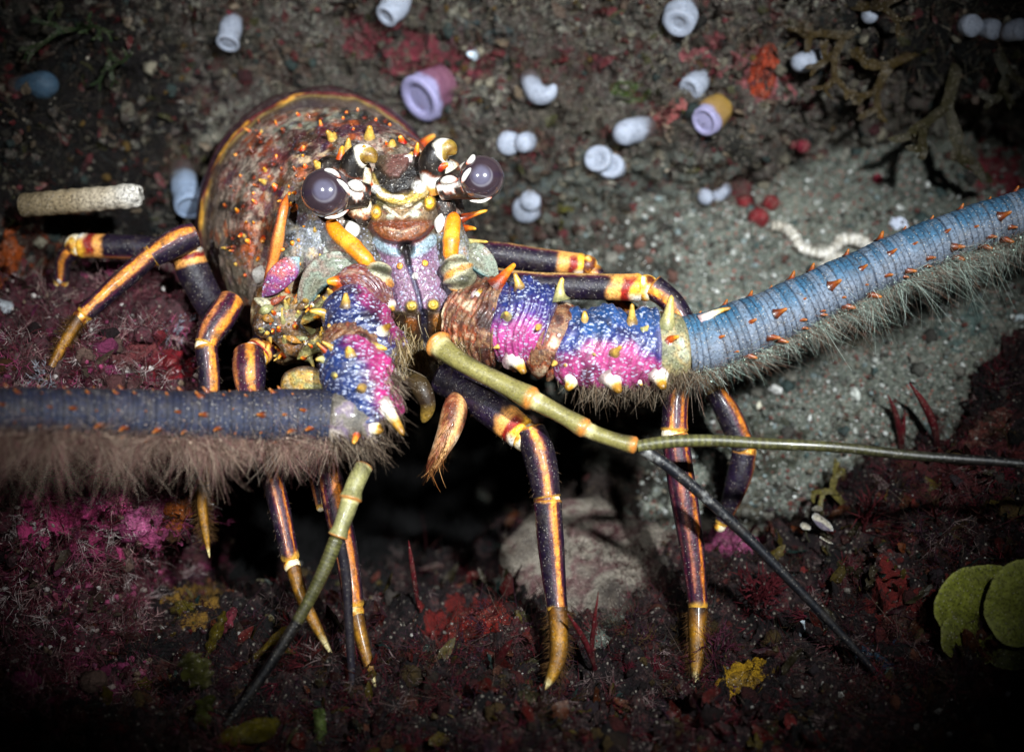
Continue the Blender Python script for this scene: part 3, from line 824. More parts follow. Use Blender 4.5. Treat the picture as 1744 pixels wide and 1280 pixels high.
# the two horns over the eyes
def horn(pts, bands):
    g = Geo()
    def hc(S, A, X0):
        q = 0.10 * fbm(X0 * 130, 3, 12) + 0.07 * np.sin(A + 0.6)
        c = ramp(S + q, bands)
        return c
    tube(g, pts, 70, 30, hc, cap1=0.14)
    o = g.build('horn', M_PLAIN, head); BODY.append(g.bvh()); return o
HB = [(0.0, lin('#a0601c')), (0.12, lin('#c08a3a')), (0.18, WHITE), (0.30, WHITE), (0.34, lin('#6a2c0c')), (0.37, BLACK), (0.66, BLACK), (0.70, lin('#e0d8c8')), (0.77, WHITE), (0.80, lin('#9a7e34')), (0.88, lin('#7a5e20')), (0.93, lin('#6a4810')), (1, lin('#8a6a28'))]
horn([(600, 330, 26, 19), (598, 300, 12, 21), (604, 274, 2, 21), (618, 262, -4, 18), (631, 266, -8, 14), (640, 277, -12, 8)], HB)
horn([(742, 328, 26, 19), (737, 298, 14, 22), (738, 272, 4, 24), (751, 256, -2, 21), (766, 254, -6, 16), (778, 261, -8, 9)], HB)
def simple(name, pts, colr, parent, mat=None, nu=40, nv=20, cap0=0.2, cap1=0.2, squash=1.0, disp=None, flat=1.0):
    g = Geo(); tube(g, pts, nu, nv, colr, disp=disp, cap0=cap0, cap1=cap1, squash=squash, flat=flat)
    o = g.build(name, mat or M_PLAIN, parent); BODY.append(g.bvh()); return o
FIL = lambda S, A, X0: np.concatenate([ramp(0.5 + 0.8 * fbm(X0 * 140, 4, 21), [(0.2, lin('#2a2018')), (0.42, lin('#4c4436')), (0.55, lin('#74746a')), (0.75, lin('#8c908c')), (0.9, lin('#8a5a30'))]), np.full(S.shape + (1,), 0.8)], -1)
BRW = lambda S, A, X0: ramp(0.5 + 0.8 * fbm(X0 * 110, 4, 27), [(0.2, BLACK), (0.45, lin('#22120e')), (0.55, lin('#8a4a1c')), (0.66, lin('#d8c8a4')), (0.9, WHITE)])
for nm_, pts_, cl_ in (('cheek_wall', [(596, 372, 56, 24), (612, 408, 46, 32), (628, 450, 34, 30), (640, 500, 30, 22)], FIL), ('cheek_wall', [(752, 350, 44, 18), (764, 390, 40, 26), (772, 440, 36, 30), (776, 500, 34, 24)], FIL),
                       ('brow', [(540, 288, 60, 18), (570, 290, 44, 24), (604, 300, 34, 28), (630, 318, 32, 22)], BRW), ('brow', [(736, 300, 34, 22), (758, 296, 40, 26), (782, 296, 52, 20)], BRW),
                       ('brow', [(600, 345, 40, 20), (616, 360, 34, 24), (628, 385, 30, 18)], BRW), ('brow', [(745, 336, 36, 18), (756, 352, 36, 20), (760, 376, 36, 14)], BRW)):
    simple(nm_, pts_, cl_, head, M_SHELL, nu=60, nv=36, disp=lambda S, A, X0: 1 + 0.25 * fbm(X0 * 110, 4, 15))
# orange basal rods and their grey green joint rings
ORC = lambda S, A, X0: ramp(S + 0.05 * fbm(X0 * 200, 3, 3), [(0, lin('#b84408')), (0.12, lin('#e07c10')), (0.4, lin('#e48e16')), (0.52, lin('#e8a830')), (0.62, lin('#d8780e')), (0.85, lin('#e08814')), (1, lin('#a04c08'))])
rod = lambda S, A, X0: 1 + 0.08 * np.exp(-((S - 0.6) / 0.05) ** 2)
simple('antennule_base', [(560, 374, 20, 13), (574, 396, 4, 14), (597, 416, -10, 15), (615, 434, -18, 14), (638, 458, -16, 14)], ORC, lobster, disp=rod)
simple('antennule_base', [(774, 362, 24, 12), (770, 390, 8, 14), (768, 415, 0, 14), (767, 448, 4, 13)], ORC, lobster, disp=rod)
GGC = lambda S, A, X0: ramp(0.5 + 0.5 * np.sin(S * 16) + 0.5 * fbm(X0 * 200, 3, 6), [(0, lin('#3a3a28')), (0.4, lin('#85826a')), (0.7, lin('#b4ac8c')), (1, lin('#cf8a34'))])
ringd = lambda S, A, X0: 1 + 0.09 * np.sin(S * 21 + 1.5 * np.sin(A)) + 0.14 * fbm(X0 * 90, 3, 4)
simple('joint_ring', [(640, 452, -4, 20), (640, 470, -14, 29), (636, 490, -16, 31), (628, 512, -8, 24)], GGC, lobster, M_SHELL, disp=ringd, nu=70, nv=36)
simple('joint_ring', [(770, 440, 6, 18), (776, 458, -4, 28), (784, 476, -4, 28), (788, 492, 4, 20)], GGC, lobster, M_SHELL, disp=ringd, nu=70, nv=36)
# cheek plates, white blobs, orange ridge
simple('cheek_ridge', [(489, 330, 38, 3), (484, 350, 22, 8), (478, 380, 20, 9), (472, 412, 26, 11), (466, 440, 36, 9), (452, 486, 42, 8)], lambda S, A, X0: mixc(ramp(S, [(0, lin('#c85a10')), (0.5, lin('#d8883a')), (1, lin('#c06a2a'))]), lin('#7a1c28'), 0.8 * sstep(0.3, 0.9, np.sin(A))), carapace)
simple('cheek_plate', [(446, 506, 30, 4), (462, 488, 18, 15), (480, 468, 12, 21), (497, 450, 14, 17), (510, 438, 22, 4)], lambda S, A, X0: np.concatenate([mixc(mixc(lin('#7a3c78'), lin('#a84a4a'), sstep(-.2, .4, fbm(X0 * 160, 3, 5))), lin('#9cc0c4'), sstep(0.75, 0.95, S)), np.ones(S.shape + (1,))], -1), carapace, M_SHELL, flat=0.4, nu=70, nv=50, disp=lambda S, A, X0: 1 + 0.10 * fbm(X0 * 110, 3, 3))
def shellplate(name, pts, colr, parent): return simple(name, pts, colr, parent, M_SHELL, nu=60, nv=44, flat=0.32, disp=lambda S, A, X0: 1 + 0.12 * fbm(X0 * 100, 3, 3) + 0.10 * np.sin(np.sin(A) * 11) * (np.cos(A) > 0))
SC1 = lambda S, A, X0: mixc(ramp(0.5 + 0.7 * fbm(X0 * 120, 4, 15), [(0.2, lin('#6a6a58')), (0.45, lin('#788272')), (0.6, lin('#7c665a')), (0.8, lin('#8c9688'))]), lin('#5f98a2'), sstep(0.5, 0.95, np.sin(A)) * 0.9)
shellplate('antenna_scale', [(512, 536, 40, 3), (524, 500, 24, 17), (546, 468, 14, 25), (576, 454, 8, 24), (602, 458, 6, 14), (618, 472, 10, 3)], SC1, lobster)
shellplate('antenna_scale', [(786, 424, 30, 4), (802, 432, 24, 20), (824, 450, 24, 20), (850, 478, 30, 3)], SC1, lobster)
LENS = lambda S, A, X0: mixc(ramp(0.5 + 0.8 * fbm(X0 * 140, 4, 25), [(0.2, lin('#4a4420')), (0.5, lin('#97905a')), (0.7, lin('#c09038')), (0.9, lin('#dcd2b0'))]), lin('#3c2410'), sstep(0.6, 0.95, -np.sin(A)))
shellplate('joint_scale', [(506, 612, -26, 5), (530, 592, -40, 13), (566, 578, -50, 16), (597, 566, -46, 6)], LENS, lobster)
shellplate('joint_scale', [(478, 664, -60, 5), (500, 648, -82, 18), (530, 646, -92, 19), (566, 660, -90, 6)], LENS, lobster)
shellplate('joint_scale', [(512, 552, 6, 6), (540, 528, -14, 14), (570, 512, -24, 15), (600, 506, -16, 8)], LENS, lobster)
for (x, y_, rot, rx, z) in ((443, 467, 20, 14, 0), (749, 380, 10, 10, -8), (600, 392, -20, 14, 26)):
    c, sn = math.cos(math.radians(90 + rot)), math.sin(math.radians(90 + rot))
    h = raycast(BODY, x, y_); zz = depth_of(h[0]) - 2 if h else z
    simple('white_spot', [(x - c * 17, y_ - sn * 17, zz, rx * .5), (x, y_, zz, rx), (x + c * 17, y_ + sn * 17, zz, rx * .5)], WHITE, carapace if x < 500 else head, cap0=0.4, cap1=0.4, nu=24)

# ---- antennae
def ped_col(top, mid, bot, ang, seed, dots=1.0, spot=None):
    def f(S, A, X0):
        t = np.sin(A + ang) + 0.5 * fbm(X0 * 90, 3, seed)
        c = ramp(t * 0.5 + 0.5, [(0.0, top), (0.22, top * 1.15), (0.42, mid), (0.56, bot), (0.8, bot * 0.9), (1, bot * 0.5)])
        c = c * (1 + 0.5 * fbm(X0 * 260, 3, seed + 5))[..., None]
        c = mixc(c, lin('#120c1c'), 0.7 * sstep(0.15, 0.5, fbm(X0 * 110, 3, seed + 9)))
        edge = np.minimum(S, 1 - S)
        c = mixc(c, lin('#8a7a8c'), 0.7 * (1 - sstep(0.0, 0.12, edge + 0.03 * fbm(X0 * 200, 2, 4))))
        return np.concatenate([c, np.full(S.shape + (1,), dots)], -1)
    return f
def ring_disp(S, A, X0):
    d_ = np.abs((A + 1.25 + np.pi) % (2 * np.pi) - np.pi)
    return (1 + 0.09 * fbm(X0 * 90, 3, 61) + 0.012 * fbm(X0 * 420, 3, 62) + 0.16 * sstep(0.86, 0.93, S) - 0.10 * sstep(0.94, 1, S) - 0.05 * (1 - sstep(0, 0.1, S)) + 0.07 * np.sin(np.pi * S)
            + 0.16 * np.exp(-(d_ / 0.32) ** 2) * (0.5 + 0.5 * np.sin(S * 17)) + 0.02 * np.sin(S * 70 + 4 * np.sin(A * 3) + 3 * fbm(X0 * 120, 2, 3)))
BRC = lambda S, A, X0: ramp(0.5 + 0.8 * fbm(X0 * 170, 4, 41), [(0.1, lin('#2c100c')), (0.35, lin('#5c2c1a')), (0.5, lin('#8a6648')), (0.6, lin('#4a2c28')), (0.75, lin('#8a3c16')), (0.95, lin('#c8b494'))])

def antenna(parts):
    """one part per antenna: its first joint, with the other joints, flagellum and fringe as pieces under it"""
    root = None
    for (nm, pts, colr, mat, disp, cap) in parts:
        g = Geo(); tube(g, pts, 130, 96, colr, disp=disp, cap0=cap, cap1=cap)
        o = g.build(nm, mat, lobster if root is None else root)
        BODY.append(g.bvh())
        if root is None: root = o
    return root
WARP = lambda S: 0.9 * fbm(np.stack([S * 40, S * 0, S * 0 + 2], -1), 2, 77)
def flag_col(hi, lo, n, ringc, seed):
    def f(S, A, X0):
        fr = (S * n + WARP(S) + 0.12 * fbm(np.stack([A * 1.2, S * 30, S * 0], -1), 2, seed)) % 1.0
        c = ramp(np.sin(A) * 0.5 + 0.5 + 0.12 * fbm(X0 * 120, 3, seed), [(0, hi * 0.8), (0.3, hi), (0.6, lo), (0.85, lo * 0.95), (1, lo * 0.7)])
        c = c * (1 + 0.22 * fbm(np.stack([np.floor(S * n) * 1.7, S * 0, S * 0], -1), 2, seed + 2))[..., None]
        line = 1 - sstep(0.0, 0.16, np.minimum(fr, 1 - fr))
        c = mixc(c, ringc, 0.85 * line)
        dark = (vnoise(np.stack([np.floor(S * n) * 0.9, S * 0 + 3, S * 0], -1), seed + 5) > 0.5)
        return mixc(c, lo * 1.25, 0.5 * dark * (1 - line))
    return f
def flag_disp(n):
    def f(S, A, X0):
        fr = (S * n + WARP(S)) % 1.0
        return 1 + 0.03 * fbm(X0 * 60, 3, 6) + 0.035 * (1 - (2 * fr - 1) ** 4) + 0.02 * np.sin(S * n * 0.9)
    return f

B1, T1 = lin('#2c3c9a'), lin('#2a7fae')
right_antenna = antenna([
    ('antenna', [(790, 540, 40, 62), (818, 548, 14, 66), (846, 556, 0, 74), (868, 560, -6, 66)], BRC, M_SHELL, ring_disp, 0.15),
    ('antenna_segment', [(862, 556, -4, 62), (880, 556, -16, 70), (915, 558, -26, 72), (945, 566, -30, 66)], ped_col(lin('#18245a'), lin('#45296a'), lin('#a23a78'), 0.0, 3), M_PED, ring_disp, 0.12),
    ('antenna_joint', [(930, 575, -24, 64), (946, 582, -34, 70), (958, 588, -34, 64)], BRC, M_SHELL, None, 0.25),
    ('antenna_segment', [(950, 590, -34, 60), (985, 596, -44, 66), (1040, 598, -50, 68), (1095, 598, -52, 64), (1132, 598, -52, 58)], ped_col(lin('#1a3c6c'), lin('#352c66'), lin('#a03a70'), 0.0, 8), M_PED, ring_disp, 0.1),
    ('antenna_joint', [(1110, 596, -50, 60), (1130, 594, -54, 64), (1152, 592, -54, 60), (1172, 590, -52, 50)], lambda S, A, X0: ramp(0.5 + 0.8 * fbm(X0 * 120, 4, 31), [(0.2, lin('#3e4030')), (0.45, lin('#7d7c5c')), (0.6, lin('#a08a5c')), (0.8, lin('#9cb0a0'))]), M_SHELL, None, 0.2)])
for nm_, pts_, cl_ in (('joint_flange', [(928, 512, -40, 8), (944, 540, -62, 14), (950, 580, -74, 15), (946, 622, -70, 13), (932, 650, -52, 7)], BRC),
                       ('joint_flange', [(870, 500, -10, 7), (862, 535, -46, 12), (862, 575, -60, 13), (868, 612, -50, 11), (880, 634, -30, 6)], BRC),
                       ('joint_flange', [(1120, 536, -30, 9), (1146, 556, -70, 18), (1150, 596, -84, 14), (1142, 636, -74, 16), (1124, 662, -46, 8)], lambda S, A, X0: ramp(0.5 + 0.8 * fbm(X0 * 120, 4, 31), [(0.2, lin('#2c2e20')), (0.45, lin('#6d6c48')), (0.6, lin('#8a6a3c')), (0.8, lin('#8c9c8c'))])),
                       ('joint_flange', [(1172, 540, -30, 6), (1184, 562, -66, 10), (1188, 594, -76, 10), (1184, 622, -70, 9), (1170, 642, -40, 5)], lambda S, A, X0: ramp(0.5 + 0.8 * fbm(X0 * 120, 4, 31), [(0.2, lin('#5a5a6a')), (0.5, lin('#8a86a4')), (0.8, lin('#b4b098'))]))):
    simple(nm_, pts_, cl_, right_antenna, M_SHELL, nu=60, nv=28, disp=lambda S, A, X0: 1 + 0.25 * fbm(X0 * 120, 3, 9))
right_flag_pts = [(1166, 590, -52, 50), (1200, 584, -50, 50), (1260, 562, -48, 48), (1340, 528, -42, 44.5), (1450, 475, -38, 41), (1560, 426, -36, 39.5), (1660, 388, -36, 38), (1760, 356, -40, 37), (1960, 290, -60, 35), (2200, 210, -90, 30)]
g = Geo(); RF = tube(g, right_flag_pts, 900, 72, flag_col(lin('#335a76'), lin('#66707f'), 86, lin('#1e2636'), 3), disp=flag_disp(86))
right_flag = g.build('flagellum', M_FLAG, right_antenna); BODY.append(g.bvh())

left_antenna = antenna([
    ('antenna', [(640, 500, 20, 44), (618, 508, -6, 54), (606, 524, -22, 56)], lambda S, A, X0: np.concatenate([mixc(BRC(S, A, X0), lin('#5a2038'), 0.5 * np.ones(S.shape)), np.full(S.shape + (1,), .4)], -1), M_PED, ring_disp, 0.2),
    ('antenna_segment', [(580, 508, -26, 36), (594, 530, -44, 48), (616, 564, -62, 52), (640, 600, -76, 50), (660, 630, -84, 40)], ped_col(lin('#842456'), lin('#34194a'), lin('#1c2858'), 0.35, 13), M_PED, ring_disp, 0.12),
    ('antenna_segment', [(576, 592, -96, 36), (592, 614, -112, 50), (612, 650, -128, 55), (628, 692, -136, 52), (638, 730, -136, 42)], ped_col(lin('#90245c'), lin('#3a1a4c'), lin('#1c2e60'), 0.15, 19), M_PED, ring_disp, 0.12),
    ('antenna_joint', [(560, 578, -60, 30), (592, 590, -88, 42), (626, 606, -100, 40), (650, 620, -96, 26)], BRC, M_SHELL, ring_disp, 0.3),
    ('antenna_joint', [(650, 716, -122, 40), (612, 716, -138, 52), (580, 712, -146, 52), (552, 709, -148, 46)], lambda S, A, X0: ramp(0.5 + 0.8 * fbm(X0 * 120, 4, 35), [(0.2, lin('#2e2c28')), (0.45, lin('#6a6258')), (0.6, lin('#6a5a70')), (0.8, lin('#a89c90'))]), M_SHELL, None, 0.2)])
left_flag_pts = [(572, 711, -146, 44), (530, 709, -152, 46), (440, 709, -180, 43), (320, 708, -220, 41.5), (180, 702, -270, 40), (0, 700, -340, 40), (-200, 698, -420, 40), (-500, 700, -520, 38)]
g = Geo(); LF = tube(g, left_flag_pts, 800, 72, flag_col(lin('#30364a'), lin('#24273a'), 84, lin('#141722'), 9), disp=flag_disp(84))
left_flag = g.build('flagellum', M_FLAG, left_antenna); BODY.append(g.bvh())

def flag_spines(F, parent, angles, step, size, stops, lean, s0=0.02, s1=0.9):
    cc, n, b, rr, t = F
    g = Geo(); N = len(cc)
    L = np.concatenate([[0], np.cumsum(np.linalg.norm(np.diff(cc, axis=0), axis=1))])
    for ai, ang in enumerate(angles):
        d = L[-1] * s0 + ai * step * 0.37
        while d < L[-1] * s1:
            i = int(np.searchsorted(L, d)); i = min(i, N - 1)
            an = ang + random.uniform(-0.16, 0.16)
            nrm = math.cos(an) * n[i] + math.sin(an) * b[i]
            sz = size * random.uniform(0.55, 1.3)
            cone(g, cc[i] + nrm * rr[i] * 0.92, nrm + t[i] * lean, sz * 1.9, sz * 0.6, stops, nv=8, nu=8, blunt=0.3, flare=True)
            d += step * random.uniform(0.75, 1.3)
    o = g.build('thorn_rows', M_THORN, parent)
    return tag(o, kind='stuff')
THORN = [(0, lin('#2c1410')), (0.4, lin('#7a3410')), (1, lin('#a8641f'))]
flag_spines(RF, right_flag, [-1.5, -0.15, 0.62, 1.0], 0.0120, 0.0025, THORN, 1.0, 0.03)
flag_spines(LF, left_flag, [-1.3, -0.55, 0.2, 1.0, 1.5], 0.0095, 0.0018, THORN, 0.9, 0.03)

def fringe(F, parent, ang, spread, n, lmin, lmax, w, cols, s0, s1, fwd=0.3, curl=0.5):
    cc, nv_, b, rr, t = F
    i = (RNG.uniform(s0, s1, n) * (len(cc) - 1)).astype(int)
    an = ang + RNG.normal(0, spread, n)
    nrm = np.cos(an)[:, None] * nv_[i] + np.sin(an)[:, None] * b[i]
    base = cc[i] + nrm * rr[i][:, None] * 0.93
    clump = 0.55 + 0.75 * np.clip(0.5 + 0.9 * vnoise(np.stack([i * 0.06, i * 0, i * 0], -1), 3), 0, 1)
    wv = np.stack([vnoise(np.stack([i * 0.035, i * 0.0, i * 0 + 3.0 * k], -1), 40 + k) for k in range(3)], -1)
    d = nrm + t[i] * fwd + 1.0 * wv + 0.30 * RNG.normal(size=(n, 3))
    cl = np.array([lin(c) for c in cols])[RNG.integers(0, len(cols), n)] * RNG.uniform(0.6, 1.3, n)[:, None]
    g = Geo()
    filaments(g, base, d, (lmin + (lmax - lmin) * RNG.random(n) ** 1.5) * clump, np.full(n, w) * RNG.uniform(0.6, 1.4, n), cl, curl, 6, tipcol=np.clip(cl * 1.5, 0, 1))
    j = RNG.choice(n, n // 7)
    sp = base[j] + unit(d[j]) * (RNG.uniform(0.1, 0.8, len(j)) * lmax * 0.55)[:, None] + 0.0007 * RNG.normal(size=(len(j), 3))
    pebbles(g, sp, RNG.uniform(0.00012, 0.00038, len(j)), cl[j] * RNG.uniform(0.7, 2.0, (len(j), 1)))
    return tag(g.build('setae_fringe', M_HAIR, parent), kind='stuff')
fringe(LF, left_flag, -1.75, 0.45, 46000, 0.0015, 0.0135, 0.00009, ['#8c7464', '#a08878', '#745450', '#b09c8a', '#885c5c', '#5c4840', '#b4a090'], 0.0, 0.98, 0.35, 1.9)
fringe(RF, right_flag, 1.6, 0.36, 18000, 0.0015, 0.0125, 0.00008, ['#8c9c90', '#a4b6aa', '#8a7a6e', '#b8c8bc', '#84604e', '#7c7068'], 0.0, 0.98, 0.3, 1.9)
def tufts(name, spots, n, lmin, lmax, spread, cols, d0, parent, w=0.00018):
    g = Geo()
    for (px, py, sx, sy) in spots:
        base = []
        for _ in range(n):
            x, y_ = px + random.gauss(0, sx), py + random.gauss(0, sy)
            h = raycast(BODY, x, y_)
            if h is not None: base.append(h[0])
        if not base: continue
        base = np.array(base); m = len(base)
        cl = np.array([lin(c) for c in cols])[RNG.integers(0, len(cols), m)] * RNG.uniform(0.6, 1.3, m)[:, None]
        filaments(g, base, np.array(d0) + spread * RNG.normal(size=(m, 3)), RNG.uniform(lmin, lmax, m), np.full(m, w), cl, 0.4, 5)
    return tag(g.build(name, M_HAIR, parent), kind='stuff')
down = -UP - 0.3 * FW
tufts('setae_tuft', [(1010, 660, 34, 5), (1090, 660, 34, 6), (1150, 644, 25, 8), (1200, 632, 20, 6)], 200, 0.003, 0.011, 0.45, ['#80705c', '#62564a', '#948674', '#6e5a48'], down, right_antenna, 0.00013)
tufts('setae_tuft', [(640, 760, 14, 8), (660, 720, 10, 22), (600, 745, 30, 6), (672, 640, 8, 14)], 170, 0.005, 0.014, 0.3, ['#6a5a4c', '#9a8a78', '#4a3c34'], down * 0.8 + RT * 0.5, left_antenna)
tufts('mouth_setae', [(690, 590, 10, 22), (712, 610, 10, 14), (760, 588, 26, 10), (680, 570, 10, 10)], 170, 0.004, 0.010, 0.35, ['#b8a078', '#8a7448', '#c8b898', '#6a5430'], down, head)

# thorns and knobs, found on the shell along the sight line and grown outwards
YT = [(0, lin('#4a3a34')), (0.3, lin('#9a7838')), (0.6, lin('#d0a84c')), (1, lin('#a87c24'))]
OT = [(0, lin('#4a140c')), (0.4, lin('#b0420e')), (0.75, lin('#f09020')), (1, lin('#d8a030'))]
WT = [(0, lin('#6a4a54')), (0.2, lin('#c8b8b0')), (0.35, WHITE), (0.55, lin('#ead8a8')), (0.72, lin('#c08c2c')), (1, lin('#6a480c'))]
RT_ = [(0, lin('#2a0606')), (0.4, lin('#a01808')), (0.75, lin('#e06010')), (1, lin('#f0a040'))]
DT = [(0, lin('#1a0c0a')), (0.5, lin('#5a2010')), (1, lin('#b05a1c'))]
GT = [(0, lin('#6a6a48')), (0.5, lin('#b0a468')), (1, lin('#d0a848'))]
def thorn(px, py, length, r, stops, parent, lean=(0, 0, 0), bv=None):
    h = raycast(bv or BODY[:NB], px, py)
    if h is None: return
    k = float(U(depth_of(h[0])))
    d = unit(h[1] + np.asarray(lean[0]) * RT + np.asarray(lean[1]) * UP - np.asarray(lean[2]) * FW)
    g = Geo(); cone(g, h[0] - h[1] * r * k * 0.6, d, length * k, r * k * 0.9, stops, bend=0.25 * RNG.normal(size=3), nv=16, nu=14, blunt=0.3, flare=True)
    g.build('thorn', M_THORN, parent)
NB = len(BODY)
for (x, y_, l, r, st, ln) in [
    (515, 255, 16, 10, RT_, (0, .2, .3)), (520, 284, 12, 8, RT_, (0, 0, .3)), (449, 288, 11, 6, OT, (0, .2, .2)), (469, 320, 16, 11, RT_, (0, 0, .4)), (451, 310, 15, 8, YT, (-.3, .2, .2)),
    (501, 354, 16, 11, OT, (0, .1, .3)), (404, 360, 12, 7, OT, (0, .1, .2)), (382, 349, 9, 6, DT, (0, .1, .2)), (448, 406, 18, 11, RT_, (0, .1, .3)), (424, 412, 16, 9, OT, (-.2, .2, .2)),
    (411, 400, 13, 7, RT_, (-.2, .2, .2)), (497, 414, 14, 9, OT, (.1, 0, .3)), (480, 425, 12, 8, OT, (0, 0, .3)), (434, 344, 8, 5, OT, (0, .1, .2)), (493, 330, 10, 6, OT, (0, .2, .2)),
    (443, 236, 10, 7, DT, (0, .3, .2)), (483, 222, 12, 8, DT, (0, .3, .2)), (527, 200, 9, 6, DT, (0, .4, .2)), (547, 214, 10, 6, OT, (0, .4, .2)), (590, 192, 9, 6, RT_, (0, .4, .2)), (664, 214, 9, 6, RT_, (0, .4, .2)),
    (565, 236, 24, 13, YT, (-.1, .6, .5)), (630, 234, 30, 15, YT, (0, .8, .6)), (668, 246, 24, 11, YT, (0, .8, .5)), (684, 240, 18, 11, RT_, (.1, .7, .4)), (540, 284, 20, 12, YT, (0, .3, .5)), (580, 268, 26, 12, OT, (0, .7, .5)),
    (593, 252, 20, 11, YT, (0, .7, .5)), (600, 215, 10, 6, DT, (0, .4, .2)), (640, 205, 8, 5, RT_, (0, .4, .2)), (470, 268, 8, 5, OT, (0, .3, .2)), (395, 318, 7, 4, DT, (0, .1, .2)), (410, 300, 7, 4, OT, (0, .1, .2)),
    (398, 420, 8, 5, DT, (0, 0, .2)), (440, 440, 12, 7, OT, (-.2, 0, .3)), (420, 380, 8, 5, DT, (0, 0, .2)), (620, 250, 10, 6, OT, (0, .6, .3)), (432, 380, 7, 4, OT, (0, 0, .2)), (460, 300, 7, 4, OT, (0, 0, .2)), (505, 300, 8, 5, DT, (0, 0, .2))]:
    thorn(x, y_, l, r, st, carapace, ln)
for k in range(64):
    x, y_ = random.uniform(372, 660), random.uniform(185, 470)
    thorn(x, y_, random.uniform(5, 12), random.uniform(3, 6), random.choice([RT_, OT, DT, OT, YT]), carapace, (0, .25, .3), [BV_C])
for (x, y_, l, r, st, ln) in [(722, 246, 28, 12, OT, (.3, .9, .4)), (710, 262, 18, 9, OT, (.1, .8, .4)), (754, 286, 18, 12, RT_, (.3, .3, .6)), (700, 268, 14, 8, WT, (0, .7, .5))]:
    thorn(x, y_, l, r, st, head, ln)
for (x, y_, l, r, st, ln) in [(812, 372, 26, 9, OT, (.9, .5, 0)), (818, 388, 26, 9, OT, (1, -.1, 0)), (826, 412, 34, 8, GT, (1.2, .1, 0))]:
    thorn(788, y_, l + 12, r, st, carapace, ln, [BV_C])
# right antenna thorns
for (x, y_, l, r, st, ln) in [(850, 482, 52, 15, OT, (.7, 1.2, .2)), (882, 486, 26, 11, YT, (-.2, 1.2, .2)), (948, 506, 34, 14, GT, (.4, 1.2, 0)), (1010, 520, 48, 16, GT, (.9, .9, 0)), (866, 540, 26, 11, GT, (-.3, .2, .5)),
    (918, 558, 20, 10, YT, (0, 0, .6)), (996, 545, 26, 11, YT, (0, .8, .5)), (1074, 546, 30, 11, YT, (.3, 1.0, .2)), (1136, 548, 44, 17, GT, (.3, 1.1, 0)), (1046, 600, 22, 11, YT, (.1, .1, .6)),
    (882, 616, 32, 19, WT, (.2, -.3, .4)), (972, 648, 42, 20, WT, (.2, -.6, .5)), (1046, 652, 42, 20, WT, (.2, -.6, .5)), (1120, 644, 42, 20, WT, (.4, -.5, .4)), (944, 618, 16, 8, YT, (.3, -.1, .4)),
    (963, 622, 10, 6, WT, (0, 0, .5)), (1012, 604, 8, 5, GT, (0, 0, .4)), (1195, 541, 54, 10, WT, (1.5, .3, 0)), (1142, 578, 22, 9, OT, (.6, .5, .2)), (815, 500, 14, 10, WT, (0, .3, .5)), (848, 590, 12, 7, YT, (0, 0, .4)), (1100, 560, 14, 7, GT, (.3, .6, .2)), (1090, 650, 12, 7, WT, (0, -.5, .3))]:
    thorn(x, y_, l, r, st, right_antenna, ln)
for (x, y_, l, r, st, ln) in [(575, 488, 36, 17, OT, (0, .9, .3)), (589, 514, 28, 11, YT, (0, .8, .4)), (552, 538, 34, 12, YT, (-.3, .9, .3)), (652, 562, 28, 14, WT, (.5, .2, .4)), (642, 590, 22, 10, YT, (.2, 0, .5)), (676, 636, 40, 19, WT, (1.0, -.5, .3)),
    (595, 598, 28, 12, YT, (-.1, .6, .5)), (616, 662, 24, 11, YT, (-.1, 0, .6)), (660, 696, 42, 19, WT, (.8, -.7, .3)), (640, 726, 40, 19, WT, (.6, -.8, .3)), (607, 742, 18, 11, OT, (0, -.5, .4)), (665, 524, 16, 11, WT, (.3, 0, .4)), (528, 560, 20, 9, GT, (-.3, .3, .4)),
    (548, 612, 22, 9, GT, (-.3, .4, .4)), (570, 640, 14, 8, GT, (0, .2, .4)), (560, 556, 14, 8, WT, (0, 0, .5))]:
    thorn(x, y_, l, r, st, left_antenna, ln)
pal = [YT, OT, WT, GT, OT]
for k in range(46):
    x, y_ = random.uniform(440, 565), random.uniform(492, 625)
    thorn(x, y_, random.uniform(7, 22), random.uniform(4, 8), random.choice(pal), cheek, (random.uniform(-.3, .3), random.uniform(0, .6), .3))

for k in range(16):
    x, y_ = random.uniform(440, 560), random.uniform(485, 640)
    h = raycast([bv], x, y_)
    if h is None: continue
    z_ = depth_of(h[0]); aa = random.uniform(-0.9, 0.5); L_ = random.uniform(12, 26); w_ = random.uniform(4, 9)
    base_c = [lin('#a8742c'), lin('#8a8a5c'), lin('#c0b898'), lin('#6a4a20'), lin('#9a3a18')][k % 5]
    simple('cheek_scale', [(x - L_ * math.cos(aa), y_ - L_ * math.sin(aa), z_ + 6, w_ * .3), (x, y_, z_ - 8, w_), (x + L_ * math.cos(aa), y_ + L_ * math.sin(aa), z_ + 2, w_ * .3)],
           lambda S, A, X0, bc=base_c: mixc(bc * (1 + 0.6 * fbm(X0 * 200, 3, 3))[..., None], lin('#20120a'), sstep(0.4, 0.95, np.sin(A))), cheek, M_SHELL, nu=30, nv=20, flat=0.6)
